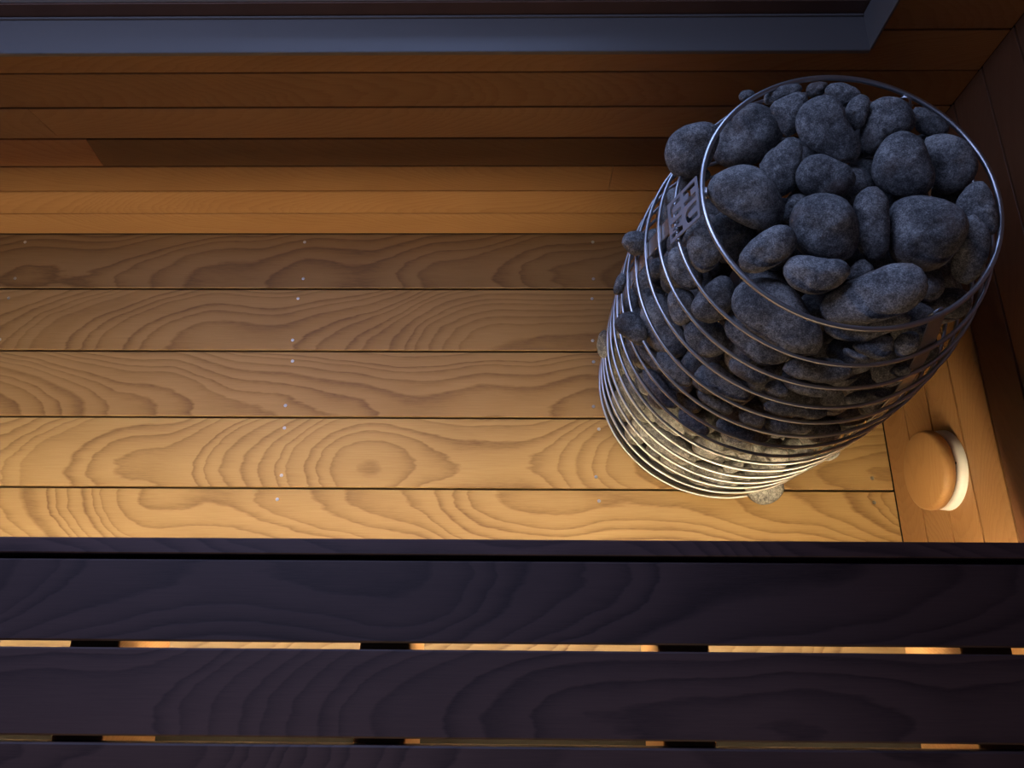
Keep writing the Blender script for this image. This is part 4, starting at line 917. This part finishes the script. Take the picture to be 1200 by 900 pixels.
[[0.2866,0.4319,0.192],[-0.349,-0.823,-0.449],[0.544,-0.567,0.618],[204,156,133,143,166,182,199,181,136,125,162,207],130],
[[0.2598,0.377,0.072],[-0.469,0.176,-0.865],[-0.882,-0.041,0.47],[213,170,168,195,216,214,185,178,194,187,190,222],109],
[[0.335,0.3876,0.072],[0.775,0.36,-0.52],[-0.623,0.296,-0.724],[201,181,167,177,165,152,183,201,182,160,150,171],142],
[[0.3222,0.3898,0.348],[0.289,-0.956,0.054],[0.262,0.024,-0.965],[225,182,180,220,232,215,196,190,207,213,205,223],132],
[[0.4672,0.3573,0.072],[0.414,-0.282,-0.866],[-0.831,-0.505,-0.233],[233,214,156,123,145,194,212,195,171,137,130,175],107],
[[0.5428,0.46,0.444],[-0.502,0.819,-0.278],[-0.229,0.184,0.956],[230,237,199,167,162,202,235,208,195,191,166,174],127],
[[0.2718,0.379,0.24],[0.585,0.352,-0.731],[-0.648,-0.339,-0.682],[233,198,191,193,177,181,214,223,205,174,163,206],147],
[[0.3185,0.3295,0.3],[0.344,-0.919,0.192],[0.821,0.195,-0.536],[208,182,147,129,136,160,183,190,165,123,118,168],114],
[[0.2027,0.6134,0.084],[-0.953,0.291,-0.085],[0.243,0.902,0.357],[229,225,192,173,186,194,199,228,219,171,160,196],143],
[[0.4377,0.3755,0.36],[-0.281,-0.453,0.846],[-0.165,-0.846,-0.507],[227,181,145,127,137,206,257,175,125,132,157,200],157],
[[0.4375,0.3318,0.108],[-0.846,-0.144,0.514],[-0.025,0.973,0.231],[232,232,176,143,152,204,253,212,160,159,169,184],145],
[[0.3716,0.3121,0.216],[-0.09,0.161,-0.983],[-0.387,0.904,0.183],[183,188,181,180,174,151,167,207,196,162,158,171],115],
[[0.215,0.4506,0.276],[0.508,0.152,0.848],[0.35,-0.936,-0.043],[220,208,214,194,165,183,229,237,207,170,172,211],143],
]
# ---------------------------------------------------------------- wire basket heater
HX, HY = .40064, .53116
RZ = [.718, .662, .617, .572, .527, .48, .434, .387, .339, .29, .241, .192, .142, .091, .04]
RR = [.1802, .2029, .2163, .227, .234, .240, .243, .245, .245, .245, .245, .244, .242, .241, .240]
heater = empty('sauna_heater', (HX, HY, 0), 'round beehive shaped sauna heater of stacked steel wire rings full of stones', 'heater')
def rsh(z):
    if z >= RZ[0]: return RR[0]
    for i in range(14):
        if RZ[i+1] <= z <= RZ[i]:
            t = (z-RZ[i+1])/(RZ[i]-RZ[i+1]); return RR[i+1]+(RR[i]-RR[i+1])*t
    return RR[-1]
for i, (z, r) in enumerate(zip(RZ, RR)):
    o = obj('ring', tube_mesh([(r*math.cos(2*PI*k/128), r*math.sin(2*PI*k/128), 0) for k in range(128)], .0035 if i == 0 else .0028, 8, True), M_steel, heater, (0, 0, z))
def strap_mesh(ang, wd=.024, th=.0016):
    bm = bmesh.new(); zs = [.708-.69*k/30 for k in range(31)]; rows = []
    ca, sa = math.cos(ang), math.sin(ang)
    for z in zs:
        r = rsh(max(z, .04))-.0035
        rows.append([bm.verts.new((rr*ca-s*sa*wd/2, rr*sa+s*ca*wd/2, z)) for rr, s in ((r, -1), (r, 1), (r-th, 1), (r-th, -1))])
    for A, B in zip(rows, rows[1:]):
        for k in range(4): bm.faces.new((A[k], A[(k+1) % 4], B[(k+1) % 4], B[k]))
    bm.faces.new(rows[0]); bm.faces.new(rows[-1][::-1]); return bm_mesh(bm, 'strap')
for a in (-63, 57, 178):
    A = math.radians(a); s = obj('strap', strap_mesh(A), M_plate, heater, (0, 0, 0))
    rr = RR[0]-.006; u = (rr*math.cos(A), rr*math.sin(A)); t = (-math.sin(A), math.cos(A))
    obj('hook', tube_mesh([(u[0]+t[0]*.008*math.cos(k*PI/6)+math.cos(A)*.001, u[1]+t[1]*.008*math.cos(k*PI/6), .708+.012*math.sin(k*PI/6)) for k in range(7)], .0018, 6), M_steel, s, (0, 0, 0))
# perforated name plate: letters are real openings
def plate():
    cu = bpy.data.curves.new('plate', 'CURVE'); cu.dimensions = '2D'; cu.fill_mode = 'BOTH'; cu.extrude = .0008
    def poly(pts):
        s = cu.splines.new('POLY'); s.points.add(len(pts)-1); s.use_cyclic_u = True
        for p, c in zip(s.points, pts): p.co = (c[0], c[1], 0, 1)
    W, Hh = .0290, .0345
    poly([(-W, -Hh), (W, -Hh), (W, Hh), (-W, Hh)])
    def letter(ch, x, y, w, h):
        t = .0064
        if ch == 'H': P = [(0, 0), (t, 0), (t, (h-t)/2), (w-t, (h-t)/2), (w-t, 0), (w, 0), (w, h), (w-t, h), (w-t, (h+t)/2), (t, (h+t)/2), (t, h), (0, h)]
        elif ch == 'U':
            r = w/2; a = [(r-r*math.cos(k*PI/10), r-r*math.sin(k*PI/10)) for k in range(11)]; ri = r-t
            b = [(r+ri*math.cos(k*PI/10), r-ri*math.sin(k*PI/10)) for k in range(11)]
            P = [(0, h)]+a+[(w, h), (w-t, h)]+b+[(t, h)]
        else: P = [(0, 0), (t, 0), (t, h*.55), (w/2, h*.12), (w-t, h*.55), (w-t, 0), (w, 0), (w, h), (w-t, h), (w/2, h*.45), (t, h), (0, h)]
        poly([(x+a, y+b) for a, b in P])
    w, h = .0215, .0265; gx = .0255
    letter('H', -gx+.001, .0035, w, h); letter('U', .003, .0035, w, h)
    letter('U', -gx+.001, -.0305, w, h); letter('M', .003, -.0305, w, h)
    o = bpy.data.objects.new('tmp', cu); C.objects.link(o)
    me = bpy.data.meshes.new_from_object(o.evaluated_get(bpy.context.evaluated_depsgraph_get())); bpy.data.objects.remove(o)
    return me
pa = math.radians(180.9)
ztop, zbot = .722, .655; rt, rb = RR[0]+.0052, .2055+.0045
nrm = Vector((math.cos(pa), math.sin(pa), 0)); tang = Vector((-math.sin(pa), math.cos(pa), 0))   # reading direction seen from outside
P1 = nrm*rt+Vector((0, 0, ztop)); P0 = nrm*rb+Vector((0, 0, zbot)); upv = (P1-P0).normalized(); outv = tang.cross(upv).normalized()
if outv.dot(nrm) < 0: tang = -tang; outv = tang.cross(upv).normalized()
pm = plate(); pm.transform(Matrix((( tang.x, upv.x, outv.x, (P0.x+P1.x)/2), (tang.y, upv.y, outv.y, (P0.y+P1.y)/2), (tang.z, upv.z, outv.z, (P0.z+P1.z)/2), (0, 0, 0, 1))))
pl = obj('name_plate', pm, M_logo, heater, (0, 0, 0)); pl['label'] = 'stainless plate with the letters HUUM cut out in two rows'
obj('base_tray', lathe([(0, .018), (.232, .018), (.232, .030), (.228, .030), (.228, .021), (0, .021)], 64, 'tray', False), M_black, heater, (0, 0, 0))
for k in range(4):
    a = PI/4+k*PI/2; obj('foot', lathe([(0, 0), (.014, 0), (.014, .018), (0, .018)], 16), M_black, heater, (.17*math.cos(a), .17*math.sin(a), 0))
obj('heating_core', lathe([(0, .022), (.080, .022), (.080, .545), (.074, .552), (0, .552)], 40), M_heat, heater, (0, 0, 0))

# ---------------------------------------------------------------- stones: centre, long axis, thickness axis, outline radii (0.1 mm), half thickness
def stone_mesh(ax, az, rad, cc, seed, hi):
    az = Vector(az).normalized(); ax = Vector(ax); ax = (ax-az*ax.dot(az)).normalized(); ay = az.cross(ax)
    n = len(rad); m = 32 if hi else 20; rows_ = 13 if hi else 9; e = .85; rg = random.Random(seed)
    ph = [rg.uniform(0, 6.28) for _ in range(6)]
    def R(t):
        f = t/(2*PI)*n; i = int(f) % n; u = f-int(f); u = u*u*(3-2*u); return (rad[i]*(1-u)+rad[(i+1) % n]*u)*1e-4
    cc *= 1e-4; bm = bmesh.new(); rws = []
    for j in range(1, rows_+1):
        p = -PI/2+PI*j/(rows_+1); c_ = abs(math.cos(p))**e; s_ = math.copysign(abs(math.sin(p))**e, math.sin(p))
        row = []
        for k in range(m):
            t = 2*PI*k/m; r = R(t)*c_; x, y = r*math.cos(t), r*math.sin(t)
            lump = 1+.10*math.sin(2*t+ph[0])*c_+.06*math.sin(3*t+2*p+ph[1])
            z = s_*cc*lump+.05*cc*math.sin(x*90+ph[2])*math.cos(y*80+ph[3])
            row.append(bm.verts.new(ax*x+ay*y+az*z))
        rws.append(row)
    lo = bm.verts.new(az*-cc); hi_ = bm.verts.new(az*cc)
    for A, B in zip(rws, rws[1:]):
        for k in range(m): bm.faces.new((A[k], A[(k+1) % m], B[(k+1) % m], B[k]))
    for k in range(m):
        bm.faces.new((lo, rws[0][(k+1) % m], rws[0][k])); bm.faces.new((hi_, rws[-1][k], rws[-1][(k+1) % m]))
    return bm_mesh(bm, 'stone', True)
for i, (ctr, ax, az, rad, cc) in enumerate(ST):
    o = obj('stone', stone_mesh(ax, az, rad, cc, i, i < NT), M_stone, None, ctr)
    o['category'] = 'stone'
    if LB[i]: o['label'] = LB[i]; o['group'] = 'sauna stones in the wire basket'
    else: o['label'] = 'filler stone on the far side or inside of the wire basket, hidden in the photo'; o['group'] = 'filler stones hidden in the basket'
